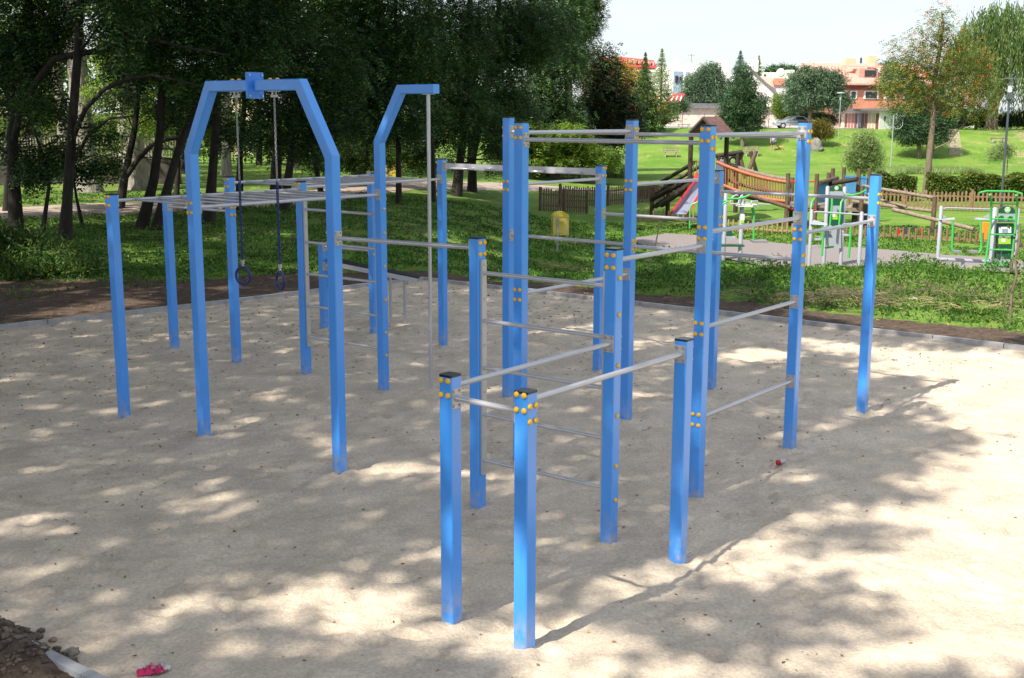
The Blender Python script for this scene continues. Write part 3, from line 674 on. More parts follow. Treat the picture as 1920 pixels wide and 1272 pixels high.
woodtree(1, (30, 437), [(26, 330, 0), (22, 250, 0), (38, 170, 0), (55, 60, 0)], .17, [(20, 40, 0, 1.5, .8), (40, 130, .4, 1.0, 1), (80, 15, -.5, 1.1, .7), (95, 200, .5, .7, .7), (20, 265, .6, .7, .8)], up(0, 0, 8.8, 2.6, seed=1),
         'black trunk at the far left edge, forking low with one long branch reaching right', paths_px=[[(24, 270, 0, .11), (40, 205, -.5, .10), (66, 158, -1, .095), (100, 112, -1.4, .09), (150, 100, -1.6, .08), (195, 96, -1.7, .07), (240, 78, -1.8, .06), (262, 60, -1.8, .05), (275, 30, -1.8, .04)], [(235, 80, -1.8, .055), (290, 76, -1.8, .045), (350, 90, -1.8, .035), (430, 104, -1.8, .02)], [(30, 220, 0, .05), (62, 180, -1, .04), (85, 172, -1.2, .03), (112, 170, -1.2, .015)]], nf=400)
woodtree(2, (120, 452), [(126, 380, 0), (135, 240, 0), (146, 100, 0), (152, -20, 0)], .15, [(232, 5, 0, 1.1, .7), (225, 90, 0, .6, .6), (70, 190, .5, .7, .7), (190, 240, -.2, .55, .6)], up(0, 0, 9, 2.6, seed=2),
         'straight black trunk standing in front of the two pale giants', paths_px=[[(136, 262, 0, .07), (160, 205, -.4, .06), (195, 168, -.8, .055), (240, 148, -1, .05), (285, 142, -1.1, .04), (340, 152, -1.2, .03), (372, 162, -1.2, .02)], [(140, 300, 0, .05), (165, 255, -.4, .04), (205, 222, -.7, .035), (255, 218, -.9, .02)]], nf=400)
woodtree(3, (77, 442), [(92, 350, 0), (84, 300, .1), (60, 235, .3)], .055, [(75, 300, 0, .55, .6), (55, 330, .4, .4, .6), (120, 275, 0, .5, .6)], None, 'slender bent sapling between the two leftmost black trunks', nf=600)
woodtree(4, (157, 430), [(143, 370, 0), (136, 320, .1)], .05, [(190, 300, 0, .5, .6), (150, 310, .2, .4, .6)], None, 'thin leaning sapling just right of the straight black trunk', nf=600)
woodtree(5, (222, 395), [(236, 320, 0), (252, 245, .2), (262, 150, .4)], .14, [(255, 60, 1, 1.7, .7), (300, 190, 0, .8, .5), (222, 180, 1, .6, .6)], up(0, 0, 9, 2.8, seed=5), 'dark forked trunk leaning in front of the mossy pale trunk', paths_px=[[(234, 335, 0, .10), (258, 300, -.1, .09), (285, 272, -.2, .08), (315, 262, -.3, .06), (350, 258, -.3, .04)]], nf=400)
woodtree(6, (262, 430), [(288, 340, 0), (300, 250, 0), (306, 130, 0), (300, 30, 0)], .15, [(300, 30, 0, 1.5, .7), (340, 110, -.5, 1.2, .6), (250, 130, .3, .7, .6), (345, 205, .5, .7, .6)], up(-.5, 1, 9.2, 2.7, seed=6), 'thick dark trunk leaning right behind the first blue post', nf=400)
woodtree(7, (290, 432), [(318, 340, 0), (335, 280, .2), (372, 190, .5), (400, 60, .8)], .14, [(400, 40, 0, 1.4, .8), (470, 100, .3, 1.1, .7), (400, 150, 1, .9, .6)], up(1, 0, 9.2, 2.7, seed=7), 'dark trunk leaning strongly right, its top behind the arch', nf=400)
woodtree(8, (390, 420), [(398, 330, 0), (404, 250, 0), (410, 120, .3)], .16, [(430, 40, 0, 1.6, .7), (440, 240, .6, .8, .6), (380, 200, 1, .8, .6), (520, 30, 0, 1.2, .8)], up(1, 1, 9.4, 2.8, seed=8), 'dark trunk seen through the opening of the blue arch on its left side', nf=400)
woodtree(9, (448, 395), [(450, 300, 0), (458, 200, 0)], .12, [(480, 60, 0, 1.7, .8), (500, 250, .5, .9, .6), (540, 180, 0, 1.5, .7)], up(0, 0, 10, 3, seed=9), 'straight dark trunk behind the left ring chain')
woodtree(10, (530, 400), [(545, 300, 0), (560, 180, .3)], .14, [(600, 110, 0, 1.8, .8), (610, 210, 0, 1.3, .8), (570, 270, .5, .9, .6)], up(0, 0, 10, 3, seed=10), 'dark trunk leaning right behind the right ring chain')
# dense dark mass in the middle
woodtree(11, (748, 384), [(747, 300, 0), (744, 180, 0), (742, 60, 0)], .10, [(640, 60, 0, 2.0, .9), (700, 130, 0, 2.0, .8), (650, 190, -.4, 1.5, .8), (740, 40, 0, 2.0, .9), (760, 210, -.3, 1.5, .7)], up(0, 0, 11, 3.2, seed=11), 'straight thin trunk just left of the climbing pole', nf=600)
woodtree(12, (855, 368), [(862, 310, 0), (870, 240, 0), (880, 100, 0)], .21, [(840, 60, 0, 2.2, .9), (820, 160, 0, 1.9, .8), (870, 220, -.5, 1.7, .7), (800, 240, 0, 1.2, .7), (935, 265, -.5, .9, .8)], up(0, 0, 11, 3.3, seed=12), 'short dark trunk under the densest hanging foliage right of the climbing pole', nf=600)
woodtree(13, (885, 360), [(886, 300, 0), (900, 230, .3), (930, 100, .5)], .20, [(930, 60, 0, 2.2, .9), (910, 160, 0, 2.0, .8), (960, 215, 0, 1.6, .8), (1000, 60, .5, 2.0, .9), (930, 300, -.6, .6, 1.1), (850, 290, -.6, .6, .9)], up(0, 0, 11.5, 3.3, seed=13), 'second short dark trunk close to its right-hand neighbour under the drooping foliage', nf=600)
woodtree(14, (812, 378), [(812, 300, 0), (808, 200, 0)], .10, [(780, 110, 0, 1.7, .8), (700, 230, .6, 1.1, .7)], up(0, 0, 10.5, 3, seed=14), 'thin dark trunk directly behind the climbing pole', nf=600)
woodtree(15, (1040, 337), [(1050, 290, 0), (1062, 225, 0), (1066, 120, 0), (1068, 20, 0)], .26, [(1040, 110, 0, 2.2, .9), (1010, 190, 0, 2.4, .9), (1050, 225, 0, 2.0, .8), (1030, 20, 0, 2.6, .9), (990, 250, 0, 2.0, .8)], None, 'grey trunk leaning right behind the long beam with grip handles', nf=430, bark='bark_mid', L_=.42, lw=.04)
woodtree(16, (1077, 320), [(1072, 250, 0), (1068, 120, 0), (1066, 10, 0)], .2, [(1085, 40, 0, 1.9, .9), (1078, 110, 0, 1.6, .9), (1095, 0, 0, 1.7, .8), (1040, 262, -10, 1.7, .6), (1095, 275, -14, 1.6, .6), (1140, 292, -16, 1.0, .5), (1005, 280, -12, 1.4, .6), (1065, 300, -14, 1.3, .5), (1110, 305, -16, 1.0, .5), (1020, 312, -12, 1.0, .4)], None, 'lighter rowan at the right end of the wood with sunlit low boughs', leaf='locust2', nf=520, L_=.40, lw=.042)
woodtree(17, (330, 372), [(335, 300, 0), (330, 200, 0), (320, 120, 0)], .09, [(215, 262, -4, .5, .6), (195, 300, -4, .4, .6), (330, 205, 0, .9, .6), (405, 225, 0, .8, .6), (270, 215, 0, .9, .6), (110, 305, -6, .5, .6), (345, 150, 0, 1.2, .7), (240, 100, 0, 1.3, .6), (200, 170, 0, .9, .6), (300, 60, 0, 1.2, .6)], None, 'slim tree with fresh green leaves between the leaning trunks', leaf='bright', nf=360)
woodtree(18, (605, 372), [(590, 300, 0), (560, 200, 0), (530, 90, 0)], .10, [(500, 40, -8, 1.0, .9), (520, 85, -8, .85, .8), (545, 120, -8, .55, .7), (470, 20, -8, .7, .8)], None, 'tree with withered purple-brown foliage hanging above the right shoulder of the arch', leaf='brown_leaf', nf=900)
woodtree(19, (10, 400), [(15, 300, 0), (30, 150, 0)], .09, [(50, 100, -6, .8, 1.2), (25, 170, -6, .6, 1.2), (85, 60, -6, .7, 1)], None, 'half-dead tree with grey-brown drooping twigs at the far left', leaf='brown_leaf', nf=620)
woodtree(20, (690, 352), [(690, 300, 0), (684, 240, 0)], .08, [(640, 285, 0, .9, .6), (680, 300, 0, .9, .6), (730, 285, 0, .9, .6), (600, 300, 0, .8, .6), (790, 300, 0, .8, .6), (770, 275, 0, .9, .6)], None, 'low leafy young tree with yellowish leaves left of the climbing pole', leaf='locust2', nf=520)
woodtree(21, (1088, 345), [(1082, 300, 0), (1076, 250, 0)], .09, [(985, 245, 0, 1.2, .6), (1025, 262, 0, 1.2, .6), (1065, 250, 0, 1.2, .6), (1095, 272, 0, 1.0, .6), (1128, 290, 0, .9, .5), (1060, 298, 0, 1.0, .5), (1005, 300, 0, 1.0, .5), (1105, 308, 0, .8, .5), (960, 275, 0, .9, .6), (1150, 305, 0, .5, .5)], None, 'young sunlit tree whose low boughs spread over the edge of the lawn', leaf='bright', nf=420, L_=.40, lw=.04)
def reeds(px0, px1, py, n, h, label):
    q = np.random.default_rng(px0); a, b = G(px0, py), G(px1, py); x = q.uniform(a.x, b.x, n); y = q.uniform(a.y-1.5, a.y+4, n); z = terrain(x, y); hh = h*q.uniform(.5, 1.1, n)
    d = q.normal(size=(n, 3))*.22+np.array([0, 0, 1]); tag(link('tall_grass', leafmesh('tall_grass', [quads(np.stack([x, y, z+hh*.5], 1), d, q.normal(size=(n, 3)), hh*.6, np.full(n, .022))]), M['shrub_pale']), label, 'tall grass', kind='stuff')
reeds(1128, 1175, 332, 5000, .9, 'pale upright reeds behind the picket fence corner'); reeds(1655, 1830, 326, 9000, .5, 'pale rough grass behind the hedge and rowan')
# off-frame neighbours that throw the dappled shade: high crowns left of and behind the viewer
def highcrown(seed, x, y, h, r, label, n=5, dens=26):
    q = np.random.default_rng(seed); bl = [(q.uniform(-1, 1)*r*.8, q.uniform(-1, 1)*r*.8, h+q.uniform(-1.2, 2.0), r*.62, r*.62, r*.42) for _ in range(n)]
    z = tz(x, y); tp = [(0, 0, z-.1), (.1, .1, 2), (.0, .3, 4.5), (.2, .1, h-1.5), (0, 0, h+.5)]
    return tree('tall_locust', label, 'tree', (x, y, 0), tp, [.26, .2, .17, .14, .07], [(3, b[:3], .06) for b in bl], [broad(q, bl, int(dens*r*r*1.1), 11, .30, .17, .42, .2)], M['locust'], M['bark'], 'tall trees shading the pit from the left')
for i, (x, y, h, r) in enumerate([(-14.5, 19, 11, 4.6), (-20, 27, 12, 5), (-17, 35, 13, 4.5), (-23, 17, 12, 5), (-10, 50, 12.5, 4.5)]):
    highcrown(100+i, x, y, h, r, 'tall tree rising above the left side of the photo, %s' % ['nearest the pit', 'beyond the bare earth', 'above the left path', 'far to the side', 'behind the dark middle trunks'][i])
# pale giants and lighter things behind the wood
def giant(px, py, w, label, lean, seed):
    q = np.random.default_rng(seed); B = G(px, py); r = w/2/ppm(B.y); s = ppm(B.y)
    tp = [(0, 0, -.3), (0, 0, .25), (lean*.1, 0, 1.2), (lean*.4, 0, 4), (lean*.8, 0, 8), (lean, 0, 13)]
    bl = [(lean+q.uniform(-4, 4), q.uniform(-3, 3), q.uniform(9, 15), 2.6, 2.6, 1.7) for _ in range(7)]
    return tree('big_old_tree', label, 'tree', tuple(B), tp, [r*1.9, r*1.35, r*1.08, r, r*.85, r*.55], [(4, b[:3], r*.3) for b in bl], [broad(q, bl, 520, 10, .34, .2, .5, .3)], M['bright'], M['bark_pale'], 'big pale old trunks behind the wood')
giant(167, 362, 37, 'thickest pale furrowed trunk rising out of the picture', -.3, 31)
giant(256, 356, 38, 'mossy pale trunk, thick and ridged, right of the barred fence bay', -.2, 32)
giant(124, 345, 17, 'thinner pale trunk left of the thickest one', -.1, 33)
giant(425, 330, 16, 'pale slim trunk glimpsed inside the blue arch', .3, 34)
giant(552, 318, 14, 'pale slim trunk far behind the right-hand ring', .2, 35)
def backtree(i, px, py, Y, r, h, lm, label, name='leafy_tree', n=330, group='leafy trees behind the wood'):
    q = np.random.default_rng(200+i); c = at(px, py, Y); z = tz(c.x, c.y); H_ = c.z-z
    bl = [(q.uniform(-1, 1)*r*.7, q.uniform(-1, 1)*r*.6, H_+q.uniform(-.8, .9)*h, r*.5, r*.5, r*.42) for _ in range(9)]
    return tree(name, label, 'tree', (c.x, c.y, z), [(0, 0, -.1), (.1, 0, H_*.5), (0, 0, H_)], [.22, .17, .09], [(1, b[:3], .05) for b in bl], [broad(q, bl, n, 9, .28, .17, .38, .35)], M[lm], M['bark'], group)
for i, a in enumerate([(40, 110, 66, 3.6, 2.2, 'bright', 'yellow-green tree glimpsed at the far left through the branches'), (150, 150, 72, 3.4, 2.2, 'locust2', 'green tree behind the thickest pale trunk'),
                       (250, 120, 70, 3.6, 2.4, 'bright', 'yellow-green tree between the pale trunks and the arch'), (340, 210, 66, 3.0, 2.0, 'locust2', 'green tree behind the left shoulder of the arch'),
                       (480, 150, 76, 4.0, 3.0, 'locust2', 'green tree seen inside the arch'), (590, 220, 70, 3.2, 2.6, 'locust2', 'green tree behind the right shoulder of the arch'), (680, 265, 66, 2.6, 1.2, 'bright', 'yellowish bush-like tree left of the hooked arm'),
                       (770, 200, 78, 4.2, 3.4, 'locust', 'dark tree behind the climbing pole'), (880, 150, 82, 4.6, 4, 'locust', 'dark tree behind the densest foliage'), (990, 150, 84, 4.4, 4, 'locust', 'dark tree behind the tall post pair')]):
    backtree(i, *a[:6], a[6])
# the dark berry tree at the edge of the lawn
def rowan(name, px, py, Y, blobs, lm, bm_, label, trunk, r0, nl, nb, L_=.2, br=.035, seed=5, tx=None):
    q = np.random.default_rng(seed); B = at(px, py, Y); B.z = tz(B.x, B.y)
    bl = [(*loc(B, at(x, y, Y+dy)), r, r, r*f) for x, y, dy, r, f in blobs]
    tp = [(0, 0, -.2)]+[loc(B, at(x, y, Y)) for x, y in trunk]
    lims = []
    for b in bl:
        i = min(range(1, len(tp)), key=lambda k: (Vector(tp[k])-Vector(b[:3])).length+(3 if tp[k][2] > b[2]-.2 else 0)); lims.append((i, b[:3], r0*.33))
    return tree(name, label, 'tree', tuple(B), tp, [r0*1.3]+[r0*(1-.6*i/len(tp)) for i in range(1, len(tp))], lims, [fronds(q, bl, nl, L_*1.7, 3, L_*.17, .25, .3)], M[lm], M['bark_mid'], None,
                [('berries', berries(q, bl, nb, br, 6, L_*.55), M[bm_])])
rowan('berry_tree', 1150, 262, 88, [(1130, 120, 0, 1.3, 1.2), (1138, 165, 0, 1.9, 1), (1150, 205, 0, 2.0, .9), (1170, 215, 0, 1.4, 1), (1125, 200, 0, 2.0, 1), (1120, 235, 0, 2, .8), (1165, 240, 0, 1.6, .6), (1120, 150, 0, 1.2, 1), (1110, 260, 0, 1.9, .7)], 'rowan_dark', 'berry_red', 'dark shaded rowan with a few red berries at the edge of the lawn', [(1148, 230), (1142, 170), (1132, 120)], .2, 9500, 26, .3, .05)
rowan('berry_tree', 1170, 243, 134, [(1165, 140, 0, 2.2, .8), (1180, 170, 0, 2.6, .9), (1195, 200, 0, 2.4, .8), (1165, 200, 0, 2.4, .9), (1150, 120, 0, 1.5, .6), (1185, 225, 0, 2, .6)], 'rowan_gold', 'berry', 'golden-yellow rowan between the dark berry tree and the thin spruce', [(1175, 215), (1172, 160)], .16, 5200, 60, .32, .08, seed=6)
rowan('rowan_tree', 1736, 362, 66, [(1760, 40, 0, 1.0, 1.1), (1740, 75, 0, 1.1, .9), (1790, 60, 0, .9, .9), (1700, 95, 0, 1.3, .8), (1760, 110, 0, 1.4, .8), (1815, 110, 0, 1.3, .9), (1685, 140, 0, 1.3, .8), (1730, 150, 0, 1.5, .8),
       (1790, 160, 0, 1.4, .9), (1840, 130, 0, 1.1, .9), (1850, 175, 0, 1.0, 1), (1660, 165, 0, 1.0, .6), (1700, 185, 0, 1.3, .6), (1775, 195, 0, 1.2, .6), (1830, 210, 0, .9, .6), (1720, 120, 0, 1.2, .8), (1810, 180, 0, 1.2, .8), (1668, 190, 0, .7, .5), (1765, 20, 0, .6, .8)],
      'rowan', 'berry', 'slim rowan full of orange berries standing by the gap in the hedge', [(1742, 300), (1750, 215), (1752, 150), (1762, 95), (1768, 40)], .19, 4700, 170, .17, .026, seed=7)
# willow on top of the bank
def willow():
    q = np.random.default_rng(41); B = at(1866, 244, 133); B.z = tz(B.x, B.y); n = 900; a = q.uniform(0, 6.283, n); rr = q.random(n)**.5*6.2
    z0 = 13.2*np.sqrt(np.maximum(0, 1-(rr/7.5)**2))+q.normal(size=n)*.5; ln = q.uniform(2.5, 9, n); ln = np.minimum(ln, z0-1.3-.6*q.random(n)); out = []
    for k in range(26):
        t = k/25; zz = z0-ln*t; ok = ln > 0
        c = np.stack([np.cos(a)*(rr+.5*t)+.12*np.sin(a*9+t*5), np.sin(a)*(rr+.5*t), zz], 1)[ok]; m_ = len(c)
        out.append(quads(c+q.normal(size=(m_, 3))*.09, np.array([0, 0, -1.0])+q.normal(size=(m_, 3))*.28, q.normal(size=(m_, 3)), np.full(m_, .27), np.full(m_, .06)))
    B2 = tuple(B)
    tree('willow_tree', 'big weeping willow with long hanging strands on top of the bank at the right edge', 'tree', B2, [(-.5, 0, -.3), (-.4, 0, 2.5), (.2, 0, 5), (.5, 0, 9)], [.75, .55, .45, .2], [(1, (-3, 0, 9), .28), (2, (3, 1, 10), .22), (2, (0, -2, 11), .2), (2, (2, -2, 8.5), .15)], out, M['willow'], M['bark_mid'])
willow()
# conifers and bushes beyond the lawn
def conifer(name, px, py, Y, toppy, wpx, mt, label, taper=1.0, n=2600, L_=.5, W_=.16, dens_top=.5, droop=.25, topx=None, bare=.08, trunk='bark_mid', group='conifers in front of the houses'):
    q = np.random.default_rng(px*3+py); B = at(px, py, Y); B.z = tz(B.x, B.y); H_ = at(px, toppy, Y).z-B.z; Rr = wpx/2/ppm(Y)
    t = q.random(n)**1.25; z = H_*(bare+(1-bare)*t); prof = np.clip((1-t)**taper, .015, 1)*np.clip(t*9+.35, 0, 1)
    whirl = np.round(z/.55)*.55; z = whirl+(z-whirl)*.8; a = q.uniform(0, 6.283, n); rad = Rr*prof*(1+.18*np.sin(a*3+whirl*7))
    f = q.random(n)**.55; r_ = rad*f; c = np.stack([np.cos(a)*r_, np.sin(a)*r_, z-droop*r_+.0*f], 1)
    d = np.stack([np.cos(a), np.sin(a), -droop+q.normal(size=n)*.25], 1)+q.normal(size=(n, 3))*.3; out = []
    sc_ = (.25+.85*(1-t))[:, None]
    for s in range(4):
        cc = c+q.normal(size=(n, 3))*np.array([.16, .16, .1])*min(1.3, Rr*.5)*sc_; out.append(quads(cc, d+q.normal(size=(n, 3))*.45, q.normal(size=(n, 3))*.6+np.array([0, 0, 1]), L_/2*sc_, W_/2*sc_))
    return tree(name, label, 'tree', tuple(B), [(0, 0, -.3), (0, 0, H_*.4), (0, 0, H_*.97)], [.02*H_+.05, .012*H_+.04, .02], [], out, M[mt], M[trunk], group)
conifer('spruce_tree', 1207, 243, 126, 98, 84, 'spruce', 'thin dark green spruce with a sparse pointed top left of the pink wall', 1.0, 2600, .42, .13, droop=.3)
conifer('larch_tree', 1238, 238, 138, 91, 84, 'larch', 'light green feathery larch taller than the thin spruce beside it', 1.0, 2200, .42, .11, droop=.1)
conifer('blue_spruce', 1383, 240, 142, 95, 76, 'blue_spruce', 'blue-green spruce rising behind the dark round pine', .85, 3200, .45, .15)
conifer('larch_tree', 1418, 235, 190, 104, 30, 'larch', 'far larch top peeking over the roof left of the gable chimney', .8, 900, .9, .2)
def pinetree(name, px, py, Y, blobs, mt, label, n=900, trunk=None, L_=.34, group='pines and bushes along the edge of the lawn', bark='bark_mid', W_=.09, spread=.3, cat='tree', r0=.18):
    q = np.random.default_rng(px+py); B = at(px, py, Y); B.z = tz(B.x, B.y); bl = [(*loc(B, at(x, y, Y+dy)), rx/ppm(Y), rx/ppm(Y)*.8, rz/ppm(Y)) for x, y, dy, rx, rz in blobs]
    tp = [(0, 0, -.2)]+[loc(B, at(x, y, Y)) for x, y in (trunk or [(px, (py+blobs[0][1])/2), (px, blobs[0][1])])]
    return tree(name, label, cat, tuple(B), tp, [r0*1.3]+[r0*(1-.5*i/len(tp)) for i in range(1, len(tp))], [(1, b[:3], r0*.35) for b in bl[:5]], [broad(q, bl, n, 19, L_, W_*.62, spread, .45, .5)], M[mt], M[bark], group)
pinetree('pine_tree', 1393, 250, 121, [(1395, 140, 0, 17, 22), (1392, 170, 0, 28, 24), (1380, 200, 0, 32, 22), (1405, 205, 0, 32, 24), (1425, 190, 0, 16, 16), (1368, 225, 0, 22, 14), (1410, 230, 0, 26, 14), (1393, 241, 0, 24, 10)], 'pine', 'bushy dark green pine standing in front of the pink garage wall', 1500, spread=.25)
pinetree('pine_tree', 1320, 200, 165, [(1330, 140, 0, 20, 18), (1310, 160, 0, 28, 20), (1340, 165, 0, 24, 22), (1300, 180, 0, 24, 16), (1350, 185, 0, 20, 14), (1325, 185, 0, 30, 14)], 'pine_grey', 'group of grey-green pines behind the pink garage roof', 1500, L_=.5, W_=.14, spread=.4)
pinetree('pine_tree', 1518, 236, 136, [(1500, 160, 0, 24, 22), (1535, 150, 0, 24, 20), (1560, 155, 0, 22, 22), (1490, 185, 0, 22, 22), (1525, 185, 0, 30, 22), (1565, 190, 0, 22, 18), (1545, 175, 0, 24, 20), (1580, 190, 0, 16, 14), (1512, 140, 0, 16, 14)], 'pine_grey', 'wide rounded pine with bare lower trunks in front of the orange house', 1700, trunk=[(1518, 215), (1520, 180)], L_=.42, W_=.12, spread=.35, r0=.25)
pinetree('bush', 1468, 238, 141, [(1465, 205, 0, 13, 18), (1460, 190, 0, 10, 12), (1480, 212, 0, 12, 12)], 'bright', 'bright yellow-green bush left of the rounded pine above the car', 420, cat='bush')
pinetree('bush', 1504, 236, 140, [(1500, 215, 0, 13, 10), (1530, 222, 0, 16, 14), (1555, 225, 0, 14, 12), (1515, 226, 0, 14, 10)], 'pine', 'dark green bushes behind the car under the rounded pine', 520, cat='bush')
pinetree('bush', 1537, 262, 121, [(1535, 240, 0, 18, 14), (1548, 250, 0, 14, 10), (1525, 246, 0, 12, 12)], 'rust_bush', 'rusty brown-green bush at the top of the bank right of the tallest post', 620, cat='bush', L_=.22)
pinetree('juniper_tree', 1725, 268, 117, [(1730, 190, 0, 30, 24), (1760, 205, 0, 24, 24), (1700, 215, 0, 26, 24), (1735, 235, 0, 38, 22), (1695, 240, 0, 20, 20), (1770, 235, 0, 22, 18), (1720, 165, 0, 20, 16), (1775, 215, 0, 16, 14), (1708, 256, 0, 34, 14), (1748, 258, 0, 34, 12), (1728, 262, 0, 40, 9)], 'pine', 'broad dark juniper behind the berry-laden rowan', 1700, spread=.3)
pinetree('pine_tree', 1665, 205, 155, [(1668, 130, 0, 14, 16), (1672, 155, 0, 18, 18), (1690, 150, 0, 22, 22)], 'pine_grey', 'grey-green pine beside the orange house chimney', 500, L_=.5, W_=.14)
pinetree('bush', 1830, 243, 134, [(1815, 225, 0, 20, 12), (1845, 222, 0, 16, 18), (1885, 225, 2, 20, 14), (1915, 222, 2, 20, 16), (1795, 232, 0, 14, 8)], 'rowan_dark', 'dark undergrowth beneath the weeping willow', 900, cat='bush')
pinetree('bush', 1245, 235, 146, [(1235, 215, 0, 14, 12), (1255, 208, 0, 16, 12), (1222, 222, 0, 10, 8), (1275, 200, 0, 16, 8)], 'pine', 'green bushes below the red lean-to roof', 420, cat='bush')
pinetree('round_shrub', 1621, 323, 88, [(1620, 285, 0, 30, 32), (1605, 300, 0, 18, 18), (1640, 298, 0, 16, 18), (1622, 262, 0, 20, 14), (1621, 310, 0, 24, 12), (1606, 275, 0, 12, 14)], 'shrub_pale', 'pale rounded willow shrub alone on the lawn', 800, L_=.24, W_=.07, spread=.24, cat='bush', r0=.06)
pinetree('tall_grass', 1890, 300, 80, [(1880, 285, 0, 14, 14), (1865, 292, 0, 9, 9)], 'shrub_pale', 'pale tuft of young growth on the slope left of the lamp', 160, L_=.3, W_=.05, spread=.24, cat='bush', r0=.03)
# far roofs' green horizon: loose trees
for i, (px, top, w_, Y) in enumerate([(1452, 128, 26, 260), (1468, 126, 20, 262), (1484, 128, 18, 258)]):
    pinetree('distant_tree', px, 160, Y, [(px, top+8, 0, w_/2, 7)], 'pine', ['far dark tree crown left of the orange house roof', 'far dark tree crown in the middle above the white blocks', 'far dark tree crown nearest the orange house'][i], 160, L_=.8, W_=.3, spread=.6)
def leafbox(q, x0, x1, Y0, Y1, z1, n, L_, W_, f=lambda x: 1):
    x = q.uniform(x0, x1, n); y = q.uniform(Y0, Y1, n); z = q.random(n)**.6*z1*(1+.08*np.sin(x*2.3)+.06*np.sin(x*5.1)); k = np.array([f(v) for v in x]) > q.random(n)
    c = np.stack([x, y, z], 1)[k]; c[:, 2] += terrain(c[:, 0], c[:, 1]); m_ = len(c)
    return quads(c, q.normal(size=(m_, 3)), q.normal(size=(m_, 3))+np.array([0, -.3, .5]), np.full(m_, L_/2), np.full(m_, W_/2))
def hedge(x0p, x1p, py, Y, h, label, mt='hedge', n=16000, dep=1.3):
    a, b = at(x0p, py, Y), at(x1p, py, Y); q = np.random.default_rng(x0p+500); Vv = leafbox(q, a.x, b.x, Y, Y+dep, h, n, .14, .09)
    o = bpy.data.objects.new('hedge', None); col.objects.link(o); c = Vector(((a.x+b.x)/2, Y+dep/2, tz((a.x+b.x)/2, Y))); o.location = c; tag(o, label, 'hedge', 'clipped and wild hedges beyond the pit')
    link('foliage', leafmesh('foliage', [Vv]), M[mt], o)
    mb = MB(); x = a.x+.2
    while x < b.x: mb.tube([(x, Y+dep/2, tz(x, Y)-.1), (x+.05, Y+dep/2, tz(x, Y)+h*.8)], .03, 5); x += .4
    mb.build('stems', M['bark'], o)
hedge(1652, 1719, 362, 64, 1.4, 'clipped hedge with bare twigs, left of the rowan trunk', n=12000)
hedge(1748, 1990, 366, 64, 1.4, 'long clipped yellow-green hedge, right of the rowan trunk', n=34000)
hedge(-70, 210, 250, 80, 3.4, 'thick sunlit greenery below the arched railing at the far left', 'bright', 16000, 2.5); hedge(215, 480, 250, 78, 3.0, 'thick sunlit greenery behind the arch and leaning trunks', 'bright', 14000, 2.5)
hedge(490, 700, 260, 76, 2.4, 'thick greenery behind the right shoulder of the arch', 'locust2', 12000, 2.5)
hedge(1190, 1236, 340, 66, .8, 'small dark clipped hedge behind the picket corner', 'pine', 5000)
hedge(1255, 1285, 340, 67, .7, 'small dark rounded hedge left of the slide', 'pine', 4000)
# weeds and grass: leaf-sized ground cover, thick near the pit
def cover():
    q = np.random.default_rng(77); n = 560000
    y = 15+(q.random(n)**1.5)*34; x = -.5*y+q.random(n)*1.35*y
    d = pit_dist(x, y); s = soilw(x, y); den = (.5+fbm(x, y, 1.1, 3)*1.3)*(1-s)*sm(.9, 1.9, d); den = np.where(x/y < -.05, den*.85, den); keep = den > q.random(n)*.55
    pa = np.array([[p.x, p.y] for p in pv]); 
    def inside(x, y):
        r = np.zeros(len(x), bool); j = len(pa)-1
        for i in range(len(pa)):
            c = ((pa[i, 1] > y) != (pa[j, 1] > y)) & (x < (pa[j, 0]-pa[i, 0])*(y-pa[i, 1])/(pa[j, 1]-pa[i, 1]+1e-9)+pa[i, 0]); r ^= c; j = i
        return r
    keep &= ~inside(x, y)
    pd = np.abs(y-np.interp(x, [-34, -24, -17, -12, -8.5, -5, -1.5], [37, 38.5, 39.3, 42.3, 46.5, 58, 64]))
    keep &= ~((pd < 2.6) & (x < -3))
    x, y = x[keep], y[keep]; m_ = len(x); tall = np.clip(.5+fbm(x+50, y, 1.6, 2)*1.6, 0.1, 1.3)
    z = terrain(x, y)+.03*fbm(x, y, 1.5, 3)+q.random(m_)**.8*(.16+.22*np.exp(-((y-24)/3.5)**2)*(x/y > -.1))*tall+.01
    k = q.uniform(.6, 1.4, m_)*(.75+.018*y); c = np.stack([x, y, z], 1); up_ = q.random(m_) < .35
    d_ = q.normal(size=(m_, 3)); d_[up_, 2] += 2.2
    a = quads(c, d_, q.normal(size=(m_, 3))*.8+np.array([0, 0, 1.0]), .030*k, np.where(up_, .0065, .0155)*k)
    return leafmesh('ground_cover', [a])
tag(link('ground_cover', cover(), M['weed']), 'thick green weeds and grass growing between the pit and the paved path', 'weeds', kind='stuff')
# the yellow-flecked bush at the left edge and weeds at its foot
pinetree('bush', 60, 505, G(60, 515).y, [(40, 475, 0, 70, 32), (110, 490, 0, 55, 24), (-10, 460, 0, 55, 36), (150, 503, -.3, 40, 16), (30, 500, -.4, 65, 20)], 'locust2', 'low loose bush with yellow-tinged leaves at the left edge beside the bare earth', 1500, L_=.11, W_=.045, spread=.2, cat='bush', r0=.03, group=None)
